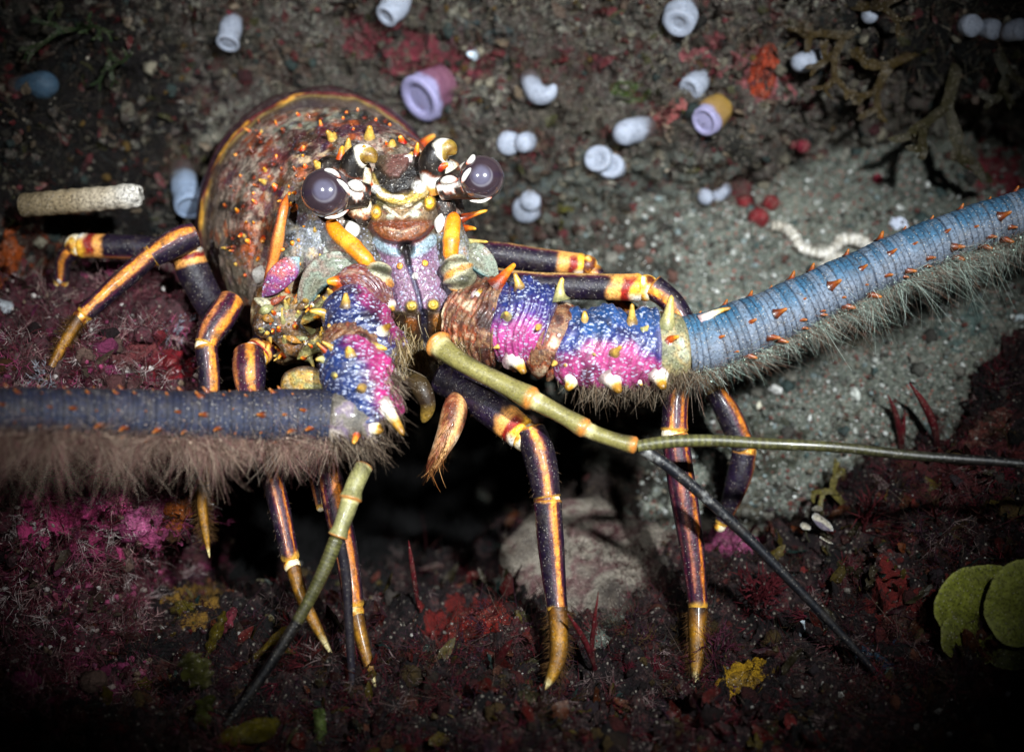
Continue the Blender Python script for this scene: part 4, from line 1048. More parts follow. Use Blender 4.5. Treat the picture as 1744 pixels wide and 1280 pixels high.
# ---- antennules: jointed olive stems that fork into dark whips
def ol_col(hi, lo, joints, fade=None):
    def f(S, A, X0):
        q = fbm(X0 * 140, 3, 51)
        c = ramp(np.cos(A) * 0.3 + 0.5 + 0.5 * q + 0.2 * np.sin(A), [(0.1, lo), (0.45, (hi + lo) / 2), (0.7, hi), (1, hi * 1.2)])
        for j in joints:
            c = mixc(c, lin('#c8762a'), 0.85 * np.exp(-((S - j) / 0.018) ** 2))
            c = mixc(c, lin('#d8cc90'), 0.7 * np.exp(-((S - j - 0.03) / 0.015) ** 2))
        if fade is not None: c = mixc(c, fade[0], sstep(fade[1], fade[2], S + 0.04 * q))
        return c
    return f
def jd(joints): return lambda S, A, X0: 1 + 0.04 * fbm(X0 * 150, 3, 2) + sum(0.26 * np.exp(-np.where(S < j, ((S - j) / 0.07) ** 2, ((S - j) / 0.008) ** 2)) for j in joints)
OLH, OLL, INK = lin('#77703e'), lin('#2a2814'), lin('#08080c')
J = [0.04, 0.52, 0.77, 0.985]
antennule = simple('antennule', [(738, 578, -28, 22), (765, 602, -52, 18), (800, 624, -70, 16), (860, 655, -88, 16.5), (915, 684, -104, 16), (960, 708, -116, 14), (1010, 736, -128, 13.5), (1050, 750, -136, 12), (1088, 760, -142, 12)], ol_col(OLH, OLL, J), lobster, nu=160, nv=36, cap0=0.05, cap1=0.02, disp=jd(J))
def flagcol(lightend):
    def f(S, A, X0):
        seg = 0.5 + 0.5 * vnoise(np.stack([S * 34, S * 0, S * 0], -1), 5)
        c = ramp(S, [(0, lin('#5c5a30')), (0.35, lin('#4a4826')), (lightend, lin('#2c2c18')), (min(1, lightend + 0.12), INK), (1, INK)])
        return c * (0.7 + 0.5 * seg[..., None]) * (0.75 + 0.25 * np.sign(np.sin(S * 420)))[..., None]
    return f
simple('whip', [(1086, 760, -142, 11), (1130, 753, -146, 11), (1200, 750, -152, 10.5), (1300, 755, -160, 10), (1420, 761, -168, 9), (1560, 776, -176, 8.5), (1700, 786, -184, 8), (1900, 806, -196, 6)], flagcol(0.55), antennule, nu=200, nv=20, cap0=0, cap1=0.02)
simple('whip', [(1090, 762, -140, 11), (1130, 788, -136, 10.5), (1180, 828, -130, 10), (1250, 892, -122, 9.5), (1330, 972, -114, 8.5), (1400, 1045, -108, 7.5), (1470, 1120, -102, 6), (1530, 1190, -98, 4)], lambda S, A, X0: mixc(np.broadcast_to(lin('#101218'), S.shape + (3,)), lin('#7a7a78'), 0.8 * sstep(0.25, 0.5, fbm(X0 * 260, 3, 8)) * (S < 0.3)), antennule, nu=160, nv=16, cap0=0, cap1=0.02)
J2 = [0.02, 0.5, 0.98]
antennule2 = simple('antennule', [(622, 790, -110, 15), (604, 826, -128, 16), (592, 866, -140, 15), (580, 900, -148, 14), (574, 916, -150, 14)], ol_col(lin('#8a8656'), lin('#3a381c'), J2), lobster, nu=90, nv=30, cap0=0.05, cap1=0.03, disp=jd(J2))
simple('whip', [(575, 912, -150, 13), (556, 960, -156, 12), (522, 1030, -162, 10.5), (480, 1100, -168, 10), (430, 1175, -174, 9), (380, 1240, -180, 8), (330, 1310, -186, 7)], flagcol(0.18), antennule2, nu=140, nv=18, cap0=0.02, cap1=0.02)
simple('whip', [(577, 914, -148, 10), (588, 970, -140, 9), (594, 1060, -132, 8), (600, 1160, -126, 7), (604, 1290, -120, 5)], lambda S, A, X0: np.broadcast_to(lin('#1a1620'), S.shape + (3,)).copy(), antennule2, nu=120, nv=16, cap0=0.02, cap1=0.02)

# ---- legs
def leg_col(kind, stripes, seed, deep=None):
    deep = PURPLE if deep is None else deep
    def f(S, A, X0):
        q = fbm(X0 * 140, 3, seed); q2 = fbm(X0 * 420, 2, seed + 1)
        c = deep * (1 + 0.7 * q[..., None])
        if kind in ('merus', 'shaft'):
            for (ang, wd, colr) in stripes:
                dist = np.abs((A - ang + np.pi) % (2 * np.pi) - np.pi)
                m = (1 - sstep(wd * 0.6, wd * 1.0, dist + 0.22 * q + 0.12 * q2)) * (1 - 0.55 * sstep(0.15, 0.5, fbm(X0 * 330, 3, seed + 7)))
                c = mixc(c, colr * (0.92 + 0.35 * q2[..., None]), m)
                c = mixc(c, lin('#5c1830'), 0.6 * np.exp(-((dist - wd * 1.15) / 0.14) ** 2))
        if kind == 'merus':
            e = S + 0.05 * q
            c = mixc(c, lin('#e8a050'), sstep(0.74, 0.80, e)); c = mixc(c, lin('#8a1c14'), sstep(0.84, 0.87, e) * sstep(-0.5, 0.4, np.sin(A * 1.0 + 0.8)))
            c = mixc(c, lin('#f0b030'), sstep(0.91, 0.94, e)); c = mixc(c, WHITE, sstep(0.90, 0.96, e) * sstep(0.3, 0.8, np.sin(A)))
        if kind == 'shaft':
            c = mixc(c, lin('#d89030'), 0.9 * (1 - sstep(0.02, 0.06, S + 0.03 * q))); c = mixc(c, lin('#e0a83a'), 0.9 * sstep(0.93, 0.97, S + 0.03 * q))
        if kind == 'claw':
            c = ramp(S + 0.15 * q, [(0, lin('#3a2008')), (0.08, lin('#7a4c10')), (0.35, lin('#a87418')), (0.6, lin('#8a5c16')), (0.78, lin('#a87a20')), (0.88, lin('#d8c890')), (1, lin('#7a5410'))])
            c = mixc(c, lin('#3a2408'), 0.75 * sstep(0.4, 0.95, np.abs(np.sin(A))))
        c = mixc(c, c * 0.45, sstep(0.1, 0.45, fbm(X0 * 90, 3, seed + 4)) * 0.5)
        return c * (1 + 0.3 * q2[..., None])
    return f
def leg_disp(S, A, X0): return 1 + 0.10 * np.exp(-(S / 0.06) ** 2) + 0.12 * np.exp(-((1 - S) / 0.06) ** 2) + 0.02 * fbm(X0 * 200, 2, 4)
def leg(segs, hairs=True):
    """segs: (kind, points, stripes); the claw is a piece under the leg"""
    g = Geo(); claw = None
    for i, (kind, pts, st) in enumerate(segs):
        if kind == 'claw': claw = (pts, st); continue
        pts = [(x, y_, z, r * 0.84) for x, y_, z, r in pts]
        F = tube(g, pts, 110, 44, leg_col(kind, st, 100 + i), disp=leg_disp, cap0=0.06, cap1=0.06)
        cc_, n_, b_, rr_, t_ = F
        m_ = 90; ii = RNG.integers(6, 104, m_); an_ = RNG.uniform(-np.pi, np.pi, m_)
        nr_ = np.cos(an_)[:, None] * n_[ii] + np.sin(an_)[:, None] * b_[ii]
        filaments(g, cc_[ii] + nr_ * rr_[ii][:, None] * 0.98, nr_ + 0.9 * t_[ii] + 0.3 * RNG.normal(size=(m_, 3)), RNG.uniform(0.0006, 0.0022, m_), np.full(m_, 0.00010), np.repeat(lin('#4a3420')[None], m_, 0), 0.4, 4)
        # the hinge at the far end
        x, y_, z, r = pts[-1]
        k = float(U(z)); c0 = P(x, y_, z)
        V = ICO2 * r * k * 0.95 + c0
        V = ICO4 * r * k * 0.98 + c0
        cc = ramp(0.5 + fbm(V * 200, 3, 7), [(0.2, lin('#5a2410')), (0.45, lin('#d08a28')), (0.6, lin('#e8b848')), (0.8, lin('#efe0c0'))])
        g.add(V, cc, T=ICO4F)
        for sg in (-1, 1):
            pass
    o = g.build('leg', M_LEG, lobster); BODY.append(g.bvh())
    if claw:
        pts, st = claw
        pts = [(x, y_, z, r * 0.8) for x, y_, z, r in pts]
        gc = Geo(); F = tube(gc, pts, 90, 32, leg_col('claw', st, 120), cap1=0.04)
        cl = gc.build('claw', M_LEG, o)
        if hairs:
            cc, n, b, rr, t = F
            m = 260; i = RNG.integers(4, int(len(cc) * 0.75), m); side = RNG.choice([-1.0, 1.0], m)
            base = cc[i] + (b[i] * side[:, None] * rr[i][:, None] * 0.9)
            gh = Geo(); filaments(gh, base, b[i] * side[:, None] + t[i] * 0.7 + 0.35 * RNG.normal(size=(m, 3)), RNG.uniform(0.0015, 0.0048, m), np.full(m, 0.00015), np.repeat(lin('#5a4024')[None], m, 0), 0.3, 4)
            tag(gh.build('bristles', M_HAIR, cl), kind='stuff')
    return o
OR1 = lin('#e89030'); OR2 = lin('#d87c22'); OR3 = lin('#c0743c')
S1 = [(0.15, 0.36, OR1)]
# far left leg reaching onto the ledge
leg([('merus', [(372, 540, 200, 30), (348, 500, 180, 32), (322, 440, 165, 32), (318, 420, 160, 28)], []),
     ('shaft', [(336, 398, 130, 24), (310, 408, 120, 30), (280, 424, 112, 27), (256, 438, 108, 22)], [(0.5, 0.38, OR1), (2.0, 0.3, OR3)]),
     ('shaft', [(262, 430, 106, 21), (225, 462, 98, 22), (180, 502, 88, 20), (138, 540, 76, 17)], [(0.25, 0.55, OR1)]),
     ('claw', [(137, 538, 74, 14), (112, 580, 62, 13), (88, 625, 50, 10), (64, 672, 36, 3)], [])])
# leg behind it
leg([('merus', [(340, 440, 230, 24), (270, 424, 235, 24), (200, 420, 240, 25), (130, 418, 246, 24)], [(-1.2, 0.25, OR3)]), ('shaft', [(128, 420, 246, 20), (110, 440, 260, 18), (104, 480, 280, 15)], S1)], False)
leg([('shaft', [(394, 512, 120, 27), (380, 535, 92, 30), (360, 565, 74, 28), (350, 590, 66, 22)], [(-0.45, 0.36, OR1), (0.75, 0.28, OR3)]),
     ('shaft', [(350, 582, 64, 22), (356, 640, 58, 22), (354, 720, 56, 18), (344, 830, 60, 14)], [(-0.5, 0.5, OR1)]),
     ('claw', [(344, 824, 60, 14), (344, 860, 54, 12), (350, 905, 50, 9), (357, 950, 46, 2)], [])])
leg([('merus', [(470, 560, 110, 28), (450, 590, 86, 30), (434, 605, 70, 28)], [(0, .4, OR1)]),
     ('shaft', [(424, 600, 60, 30), (424, 625, 36, 34), (428, 680, 30, 26)], [(-0.1, 0.36, OR1), (1.0, 0.25, OR3)]),
     ('shaft', [(428, 670, 30, 24), (440, 740, 24, 24), (470, 840, 0, 22), (497, 962, -30, 18)], [(0.1, 0.2, OR3), (-0.7, .18, OR2)]),
     ('claw', [(497, 958, -30, 16), (512, 1010, -46, 14), (538, 1065, -62, 12), (570, 1124, -82, 2)], [])], False)
leg([('merus', [(560, 620, 90, 26), (548, 700, 60, 26), (552, 760, 30, 24)], [(0, .3, OR1)]),
     ('shaft', [(552, 750, 20, 24), (570, 850, -14, 26), (590, 940, -42, 24), (604, 1042, -70, 20)], [(-0.35, 0.42, OR2), (0.9, .2, OR3)]),
     ('claw', [(604, 1036, -70, 17), (614, 1080, -82, 15), (626, 1125, -94, 12), (641, 1174, -108, 2)], [])], False)
leg([('shaft', [(528, 740, 60, 15), (536, 800, 56, 16), (546, 864, 54, 9)], [(-.7, .4, CREAM), (0.8, .3, OR3)])], False)
# big front right leg
leg([('merus', [(745, 640, 70, 32), (800, 668, 40, 36), (850, 706, 10, 36), (896, 744, -14, 32)], []),
     ('shaft', [(902, 728, -20, 28), (914, 760, -30, 33), (924, 800, -38, 32), (932, 852, -46, 27)], [(-0.15, 0.27, OR1)]),
     ('shaft', [(932, 846, -46, 28), (936, 900, -52, 28), (942, 970, -58, 25), (950, 1046, -76, 20)], [(-0.42, 0.3, OR1), (1.35, 0.14, CREAM)]),
     ('claw', [(950, 1034, -76, 21), (952, 1080, -86, 20), (950, 1120, -96, 18), (940, 1150, -104, 13), (922, 1180, -112, 2)], [])])
# right legs
leg([('merus', [(830, 480, 110, 30), (900, 486, 92, 28), (1000, 488, 80, 27), (1100, 490, 70, 28)], [(-1.35, 0.35, lin('#c89a5a'))]),
     ('shaft', [(1108, 486, 66, 26), (1140, 510, 60, 24), (1172, 560, 54, 24)], [(0.2, .4, OR1)]),
     ('shaft', [(1172, 560, 54, 24), (1160, 620, 44, 25), (1150, 690, 34, 26), (1148, 740, 28, 27)], [(-0.6, 0.22, OR2), (0.2, .2, OR1), (-1.3, .2, OR2)]),
     ('shaft', [(1148, 730, 28, 27), (1162, 830, 20, 28), (1178, 930, 14, 25), (1190, 1045, 8, 19)], [(0.1, 0.17, lin('#a86244')), (-0.75, .2, OR2), (0.9, .07, lin('#7a4a3c'))]),
     ('claw', [(1188, 1036, 8, 21), (1188, 1080, -6, 19), (1186, 1130, -22, 14), (1184, 1175, -40, 3)], [])])
leg([('merus', [(790, 430, 170, 26), (850, 434, 158, 26), (930, 444, 150, 24), (1000, 452, 146, 22)], [(-1.35, 0.3, lin('#b08048'))]),
     ('shaft', [(1002, 452, 146, 18), (1040, 500, 150, 18), (1120, 570, 160, 18), (1215, 660, 168, 20)], [(0, .4, OR1)]),
     ('shaft', [(1215, 660, 168, 18), (1238, 700, 168, 25), (1262, 752, 168, 24), (1270, 770, 168, 22)], [(-0.75, .36, OR2)]),
     ('shaft', [(1268, 764, 168, 24), (1262, 800, 172, 26), (1246, 850, 180, 20), (1226, 896, 190, 12)], [(-1.25, .2, lin('#8a5a1c'))])], False)
# mouth limb hanging under the face
maxi = simple('mouth_limb', [(776, 668, 30, 14), (774, 700, 4, 22), (764, 736, -10, 20), (748, 770, -14, 15), (728, 806, -10, 9)], lambda S, A, X0: mixc(ramp(0.5 + 0.8 * fbm(X0 * 120, 3, 66), [(0.2, lin('#3a1410')), (0.5, lin('#7a3a24')), (0.7, lin('#b08058')), (0.9, lin('#e0c8a8'))]), lin('#e8b070'), 0.85 * np.exp(-((A + 0.5) / 0.3) ** 2)), lobster, M_LEG, nu=70, nv=32)
simple('mouth_limb', [(700, 640, 60, 14), (716, 660, 40, 18), (728, 690, 40, 14), (720, 720, 50, 8)], lambda S, A, X0: ramp(S, [(0, lin('#4a3a1c')), (0.6, lin('#2a1c12')), (1, lin('#b8923c'))]), lobster, M_LEG)
NB = len(BODY)
tufts('setae_tuft', [(752, 770, 8, 18), (735, 800, 8, 10), (766, 720, 8, 20)], 60, 0.003, 0.009, 0.3, ['#8a5a30', '#b88a58', '#5a3418'], down - RT * 0.3, maxi)

# ------------------------------------------------------------------ growth on the reef
RB = SHEETS['rock_wall']['bvh']; SB = SHEETS['sand_slope']['bvh']; GB = SHEETS['seabed']['bvh']; LB = SHEETS['rock_ledge']['bvh']

def ground(px, py, which=None):
    h = raycast(which or ALLB, px, py)
    return (h[0], h[1], depth_of(h[0])) if h else (P(px, py, 300), -FW, 300.0)

def sponge_col(tip, side, crust=None, seed=0, open_=False, cover=0.5):
    def f(S, A, X0):
        q = fbm(X0 * 130, 3, seed)
        c = mixc(np.broadcast_to(side, S.shape + (3,)), tip, sstep(0.0, 0.7, S))
        pores = vnoise(X0 * 900, seed + 3)
        c = c * (1 - 0.25 * sstep(0.35, 0.6, pores) + 0.15 * fbm(X0 * 200, 3, seed))[..., None]
        if crust is not None: c = mixc(c, crust, 0.9 * (1 - sstep(cover - 0.1, cover + 0.08, S + 0.16 * q + 0.1 * np.sin(A + 1))))
        return c
    return f
SPONGE_ROOTS = []
SPW, SPV, SPG = lin('#989fae'), lin('#857ea2'), lin('#767a84')
def tube_sponge(label, lobes, group='pale sponges scattered over the rock', tip=SPW, side=SPG, crust=lin('#40322e'), openr=0.0, cat='sponge', lift=40, name='sponge', cover=0.36, mat=None):
    """lobes: list of [(px, py, r) from root to tip]; each lobe leaves the rock and comes forward"""
    root = None
    for li, pts in enumerate(lobes):
        z0 = ground(pts[0][0], pts[0][1])[2]
        SPONGE_ROOTS.append((pts[0][0], pts[0][1], pts[0][2], pts[-1][0] - pts[0][0], pts[-1][1] - pts[0][1]))
        n = len(pts)
        prof = [(x, y, z0 + 2 - (lift * (i / max(1, n - 1))), r) for i, (x, y, r) in enumerate(pts)]
        g = Geo()
        dsp = lambda S, A, X0: 1 + 0.30 * fbm(X0 * 62, 3, 5 + li) + 0.05 * fbm(X0 * 300, 3, 6)
        F = tube(g, prof, 60, 40, sponge_col(tip, side, crust, li + len(label), cover=cover), disp=dsp, cap0=0.0 if openr else 0.12, cap1=0.04 if openr else 0.26)
        o = g.build(name if root is None else 'lobe', mat or M_SPONGE, root)
        if root is None: root = o
        if openr:
            # the mouth: a rolled lip and an inner wall going back down the tube
            cc, nn_, bb, rr, tt = F
            e = cc[-1]; R = rr[-6]; t = tt[-1]; nv_ = nn_[-1]; b_ = bb[-1]
            an = np.linspace(0, 2 * np.pi, 44, endpoint=False)
            prof2 = [(0.99, -0.10), (1.02, 0.03), (0.95, 0.12), (0.82, 0.13), (openr + 0.06, 0.07), (openr, -0.06), (openr * 0.93, -0.35), (openr * 0.8, -0.8), (openr * 0.5, -1.1), (0.02, -1.2)]
            V = np.stack([e + R * ra * (np.cos(an)[:, None] * nv_ + np.sin(an)[:, None] * b_) * (1 + 0.05 * np.sin(2 * an + li)[:, None]) + t * R * h_ for ra, h_ in prof2])
            C = np.stack([np.repeat((tip if i < 6 else mixc(SPV * 0.8, lin('#5a5278'), min(1, (i - 5) / 3)))[None], 44, 0) for i in range(len(prof2))])
            gm = Geo(); gm.grid(V, C, closed=True)
            gm.build('osculum', M_SPONGE, o)
    return tag(root, label, cat, group)

tube_sponge('small tubular white sponge with oval opening, high on the dark rock left of the lobster', [[(402, 25, 16), (394, 45, 20), (388, 74, 20)]], openr=0.6)
tube_sponge('pale two-lobed sponge cut by the top edge, above the lobster shell', [[(690, -30, 20), (678, 5, 22), (658, 28, 20)]], openr=0.4)
tube_sponge('largest sponge, lilac cup with wide open mouth and pink crust near the eyes', [[(752, 142, 34), (735, 152, 38), (716, 168, 42)]], crust=lin('#6e3c50'), openr=0.56, tip=lin('#938fb4'), cover=0.8)
tube_sponge('curved U-shaped white sponge to the right of the big open lilac cup', [[(900, 120, 13), (904, 140, 17), (917, 160, 18), (934, 160, 15), (946, 144, 11)]])
tube_sponge('white sponge of two round lobes with orange speck, above the right eye', [[(906, 236, 15), (895, 242, 18), (884, 243, 14)], [(880, 240, 14), (868, 242, 20), (862, 242, 19)]])
tube_sponge('long white sausage-shaped sponge lying at the foot of a pink crusted tube', [[(1112, 212, 18), (1090, 219, 20), (1062, 226, 19), (1048, 228, 15)]])
tube_sponge('stout white sponge of two overlapping lobes, below the long sausage-shaped one', [[(1050, 288, 18), (1040, 282, 21)], [(1032, 280, 20), (1026, 274, 24), (1018, 270, 23)]], openr=0.3)
tube_sponge('lowest knobbly white sponge beside the lobster, three merging lobes', [[(908, 345, 16), (900, 340, 17)], [(898, 352, 20), (890, 362, 21)], [(895, 350, 15), (910, 366, 13)]])
tube_sponge('white oval sponge at the end of a pink tube, above the ochre-sided cup', [[(1196, 124, 18), (1186, 138, 20), (1174, 152, 19)]], openr=0.4)
tube_sponge('open lilac cup sponge with ochre sides', [[(1228, 184, 22), (1214, 194, 25), (1200, 207, 25)]], crust=lin('#8a6a18'), openr=0.62, tip=lin('#938fb0'), cover=0.75)
tube_sponge('bulbous grey-white sponge at the top edge right of centre', [[(1170, 5, 22), (1160, 25, 27), (1156, 40, 25)]], openr=0.35)
tube_sponge('elongated dim white sponge under the brown branching alga', [[(1408, 98, 17), (1380, 104, 18), (1350, 108, 15)]])
tube_sponge('fat white sponge with a small round tube in front, above dark red balls', [[(1232, 322, 18), (1222, 325, 20)], [(1212, 332, 13), (1198, 335, 15)]])
tube_sponge('lumpy white sponge stretched along the top right corner', [[(1644, 42, 15), (1660, 44, 19)], [(1670, 48, 15), (1700, 52, 18)], [(1705, 55, 16), (1750, 50, 20)]])
tube_sponge('small white sponge stub among the brown alga at the top right', [[(1488, 8, 11), (1484, 22, 14), (1480, 32, 13)]])
tube_sponge('dim bluish sponge tube in the dark far left corner', [[(20, 150, 18), (60, 146, 20), (96, 144, 20)]], tip=lin('#3c5468'), side=lin('#1c2830'))
tube_sponge('grey banded tube with bluish opening, beside the lobster shell', [[(306, 285, 20), (316, 318, 24), (324, 352, 26)]], group=None, openr=0.8, tip=lin('#8494ac'), side=lin('#5a5a58'), lift=70, cat='tube worm', name='tube_worm')

# turf and crumbs grown round the sponge roots
gt = Geo()
for (x, y, r, dx, dy) in SPONGE_ROOTS:
    for q in range(90):
        aa = random.uniform(0, 6.283); rr_ = r * random.uniform(0.5, 1.5)
        h = raycast(ALLB, x - dx * 0.1 + rr_ * math.cos(aa), y - dy * 0.1 + rr_ * math.sin(aa))
        if h is None: continue
        cc_ = lin(random.choice(['#3c2422', '#5a4a40', '#6a2a34', '#7a6c5c', '#2c2824', '#4a3a28'])) * random.uniform(.7, 1.3)
        filaments(gt, np.repeat(h[0][None], 3, 0), -FW * 0.8 + h[1] + 0.9 * RNG.normal(size=(3, 3)), RNG.uniform(0.002, 0.007, 3), np.full(3, 0.00016), np.repeat(cc_[None], 3, 0), 1.2, 4)
        if q < 14: pebbles(gt, h[0][None], np.array([random.uniform(0.0006, 0.0022)]), cc_[None], fine=True, rough=0.15)
tag(gt.build('turf_algae', M_TURF), 'tangled turf and crumbs gathered round the roots of the wall sponges', 'algae', None, 'stuff')

# beige broken spine tube on the left
g = Geo()
tube(g, [(40, 350, 225, 20), (120, 343, 205, 21), (190, 337, 190, 20), (232, 333, 182, 18), (240, 333, 181, 13)], 120, 48,
     lambda S, A, X0: ramp(S + 0.15 * fbm(X0 * 130, 3, 4), [(0, lin('#6a5c44')), (0.4, lin('#a08e70')), (0.75, lin('#bdb09a')), (1, lin('#d4cfc6'))]),
     disp=lambda S, A, X0: 1 + 0.05 * fbm(X0 * 120, 3, 9) + 0.03 * np.sin(S * 60) + sstep(0.94, 1, S) * 0.25 * np.sin(A * 5), cap1=0.0)
V = P(240 + 8 * np.cos(np.linspace(0, 6.28, 30)), 333 + 14 * np.sin(np.linspace(0, 6.28, 30)), 181)
tag(g.build('urchin_spine', M_CRUST), 'thick beige urchin spine with broken jagged tip jutting in from the left', 'urchin spine')

def crust(label, cx, cy, rx, ry, rot, colr, cat='sponge', thick=9, name='crust_sponge', which=None, group=None, holes=0.6, seed=0, mat=None):
    """a lumpy sheet that follows the rock it grows on"""
    h = ground(cx, cy, which)
    n = h[1]; k = float(U(h[2]))
    na, nr_ = 64, 18
    an = np.linspace(0, 2 * np.pi, na, endpoint=False); c, s_ = math.cos(math.radians(rot)), math.sin(math.radians(rot))
    V = []
    for i in range(nr_):
        r = i / (nr_ - 1)
        row = []
        for aa in an:
            wob = 1 + 0.32 * fbm(np.array([math.cos(aa) * 1.3, math.sin(aa) * 1.3, cx * 0.1 + seed]), 3, 5)
            u_, v_ = r * wob * rx * math.cos(aa), r * wob * ry * math.sin(aa)
            x, y = cx + u_ * c - v_ * s_, cy + u_ * s_ + v_ * c
            hh = raycast(which or ALLB, x, y)
            p = hh[0] if hh else P(x, y, h[2])
            if hh and abs(depth_of(p) - h[2]) > 90: p = P(x, y, h[2] + 20)
            lift = thick * k * ((1 - r ** 4) * (1 + 0.5 * fbm(p * 150, 3, seed))) - 2 * k * (r > 0.97)
            row.append(p + (0.6 * n - 0.4 * FW) * lift)
        V.append(row)
    V = np.array(V)
    q = fbm(V * 200, 4, seed + 2)
    C = lin(colr) * (1 + 0.5 * q[..., None]) * (1 - holes * sstep(0.4, 0.6, vnoise(V * 420, seed)))[..., None]
    g = Geo(); g.grid(V, np.clip(C, 0, 1), closed=True)
    return tag(g.build(name, mat or M_CRUST), label, cat, group)
crust('bright orange crust sponge on the dark overhang right of centre', 1300, 125, 22, 48, 12, '#8a3018', seed=1)
crust('dull red crust patch on rock at the foot of the white tube worm', 1275, 342, 26, 12, 10, '#4a1418', seed=2)
crust('rust orange sponge on the ledge corner under the hairy antenna', 308, 872, 30, 34, 20, '#8a4410', seed=3, thick=14)
crust('blood red sponge patch on the seabed beneath the lobster', 815, 1060, 60, 26, -16, '#64120a', seed=4)
crust('rusty orange sponge streak along the far left edge', 12, 470, 26, 90, 6, '#8a3c0c', seed=5, thick=16)
crust('yellow sponge lump on the dark seabed at lower right', 1268, 1166, 30, 22, 0, '#7a5c10', seed=6, thick=18)
crust('blue sponge patch at the tip of the long dark antennule', 1496, 1112, 34, 18, 10, '#1a3448', seed=7)
crust('pink orange crusted lump on the tube leading to a white sponge', 1140, 190, 34, 17, -32, '#8a4a48', seed=8, thick=18)
crust('vivid pink coralline crust on the left ledge', 160, 838, 84, 46, 14, '#d04a88', cat='coralline alga', name='coralline_crust', seed=9, thick=14)
crust('paler pink coralline crust at the ledge edge beside the rust sponge', 235, 890, 44, 26, -20, '#b85888', cat='coralline alga', name='coralline_crust', seed=10, thick=14)
crust('pink coralline crust on the mound between the two right legs', 1252, 928, 44, 24, 20, '#7a3458', cat='coralline alga', name='coralline_crust', seed=11, thick=8)
crust('dark glossy red crust just under the white branching hydroid', 285, 622, 34, 18, 10, '#5c0a14', seed=12, thick=12, mat=M_PLAIN)
crust('dark red crust patch beside the yellow fan alga', 1545, 1068, 52, 34, 10, '#340c0a', seed=13)
crust('brick red crust on the rocky mound at the right edge', 1690, 730, 54, 26, -34, '#48201a', seed=14)
crust('green alga scrap flat on the wall left of the pink crusted tube', 1075, 156, 36, 20, 10, '#34441a', cat='alga', name='green_alga', seed=15, thick=5, mat=M_ALGA)

hs = ground(1030, 1020, [GB, SB])[0]
W = ICO6 * np.array([0.050, 0.060, 0.013])
W[:, 2] += 0.30 * W[:, 1]                                             # lies tilted with the floor
W = W * (1 + 0.22 * fbm((W + hs) * 26, 3, 14) + 0.015 * fbm((W + hs) * 300, 3, 15))[:, None] + hs + np.array([0, 0.006, 0.006])
gs = Geo(); gs.add(W, ramp(0.5 + 0.9 * fbm(W * 40, 4, 19), [(0.15, lin('#3c3632')), (0.38, lin('#5a534c')), (0.5, lin('#70695f')), (0.64, lin('#7c746a')), (0.74, lin('#54383a')), (0.9, lin('#6c655c'))]), T=ICO6F)
stone = gs.build('pale_stone', M_CRUST); SB_ = gs.bvh()
tag(stone, 'smooth flat pale stone in the floor between the front foot and the right leg foot', 'stone')
gt = Geo()
for q in range(1500):
    x, y = random.uniform(820, 1260), random.uniform(880, 1140)
    if fbm(np.array([x * .012, y * .012, 2.0]), 3, 5) < 0.02 + 0.35 * (1 - min(1, math.hypot((x - 1040) / 160, (y - 1015) / 80))): continue
    h = raycast([SB_], x, y)
    if h is None: continue
    cc_ = lin(random.choice(['#3c2422', '#4a3a36', '#5a2a34', '#5c5046', '#2c2420'])) * random.uniform(.7, 1.3)
    filaments(gt, np.repeat(h[0][None], 6, 0), h[1] + 0.9 * RNG.normal(size=(6, 3)), RNG.uniform(0.002, 0.006, 6), np.full(6, 0.00014), np.repeat(cc_[None], 6, 0), 1.3, 4)
tag(gt.build('turf_algae', M_TURF), 'reddish brown turf fuzz creeping over the smooth pale stone', 'algae', None, 'stuff')
tag(stone, 'smooth pale stone partly buried between the front foot and the right leg foot', 'stone')
def ball(label, spots, colr, name, cat, group=None):
    root = None
    for (x, y, r) in spots:
        h = ground(x, y); k = float(U(h[2]))
        c = h[0] - FW * r * k * 0.5
        V = ICO4 * r * k; V = V * (1 + 0.12 * fbm((V + c) * 150, 3, 2))[:, None] + c
        g = Geo(); g.add(V, np.repeat(lin(colr)[None], len(V), 0) * (1 + 0.3 * fbm(V * 300, 3, 7))[:, None], T=ICO4F)
        o = g.build(name, M_CRUST, root); root = root or o
    return tag(root, label, cat, group)
ball('dark red ball sponge, three round knobs at the end of the white worm tube', [(1290, 372, 18), (1268, 346, 13), (1312, 346, 14)], '#6a1a20', 'ball_sponge', 'sponge')
ball('two small crimson knobs on the wall below the dim white sponge', [(1366, 250, 13), (1350, 246, 9)], '#6a1828', 'ball_sponge', 'sponge')
ball('crimson knob high on the sand above the blue antenna', [(1493, 305, 9)], '#7a1c30', 'ball_sponge', 'sponge')

# white worm tube winding on the sand
g = Geo()
pp = [(1312, 384), (1335, 388), (1352, 402), (1364, 420), (1382, 428), (1402, 432), (1420, 424), (1432, 410), (1455, 408), (1474, 416), (1482, 432), (1470, 446), (1448, 446), (1425, 440), (1404, 456), (1398, 476)]
pts = []
for i, (x, y) in enumerate(pp):
    h = ground(x, y); pts.append((x, y, h[2] - 15 - (8 if i > 11 else 0), 9 if i < 7 else 11))
tube(g, pts, 260, 24, lambda S, A, X0: ramp(0.5 + 0.6 * fbm(X0 * 200, 3, 5) + 0.15 * np.sin(S * 200), [(0.2, lin('#8a8478')), (0.5, lin('#c8c2b4')), (0.8, lin('#dcd8d0'))]), disp=lambda S, A, X0: 1 + 0.08 * np.sin(S * 200) + 0.12 * fbm(X0 * 150, 2, 3), cap0=0.02, cap1=0.02)
tag(g.build('worm_tube', M_CRUST), 'white chalky worm tube winding across the sand above the blue antenna', 'worm tube')

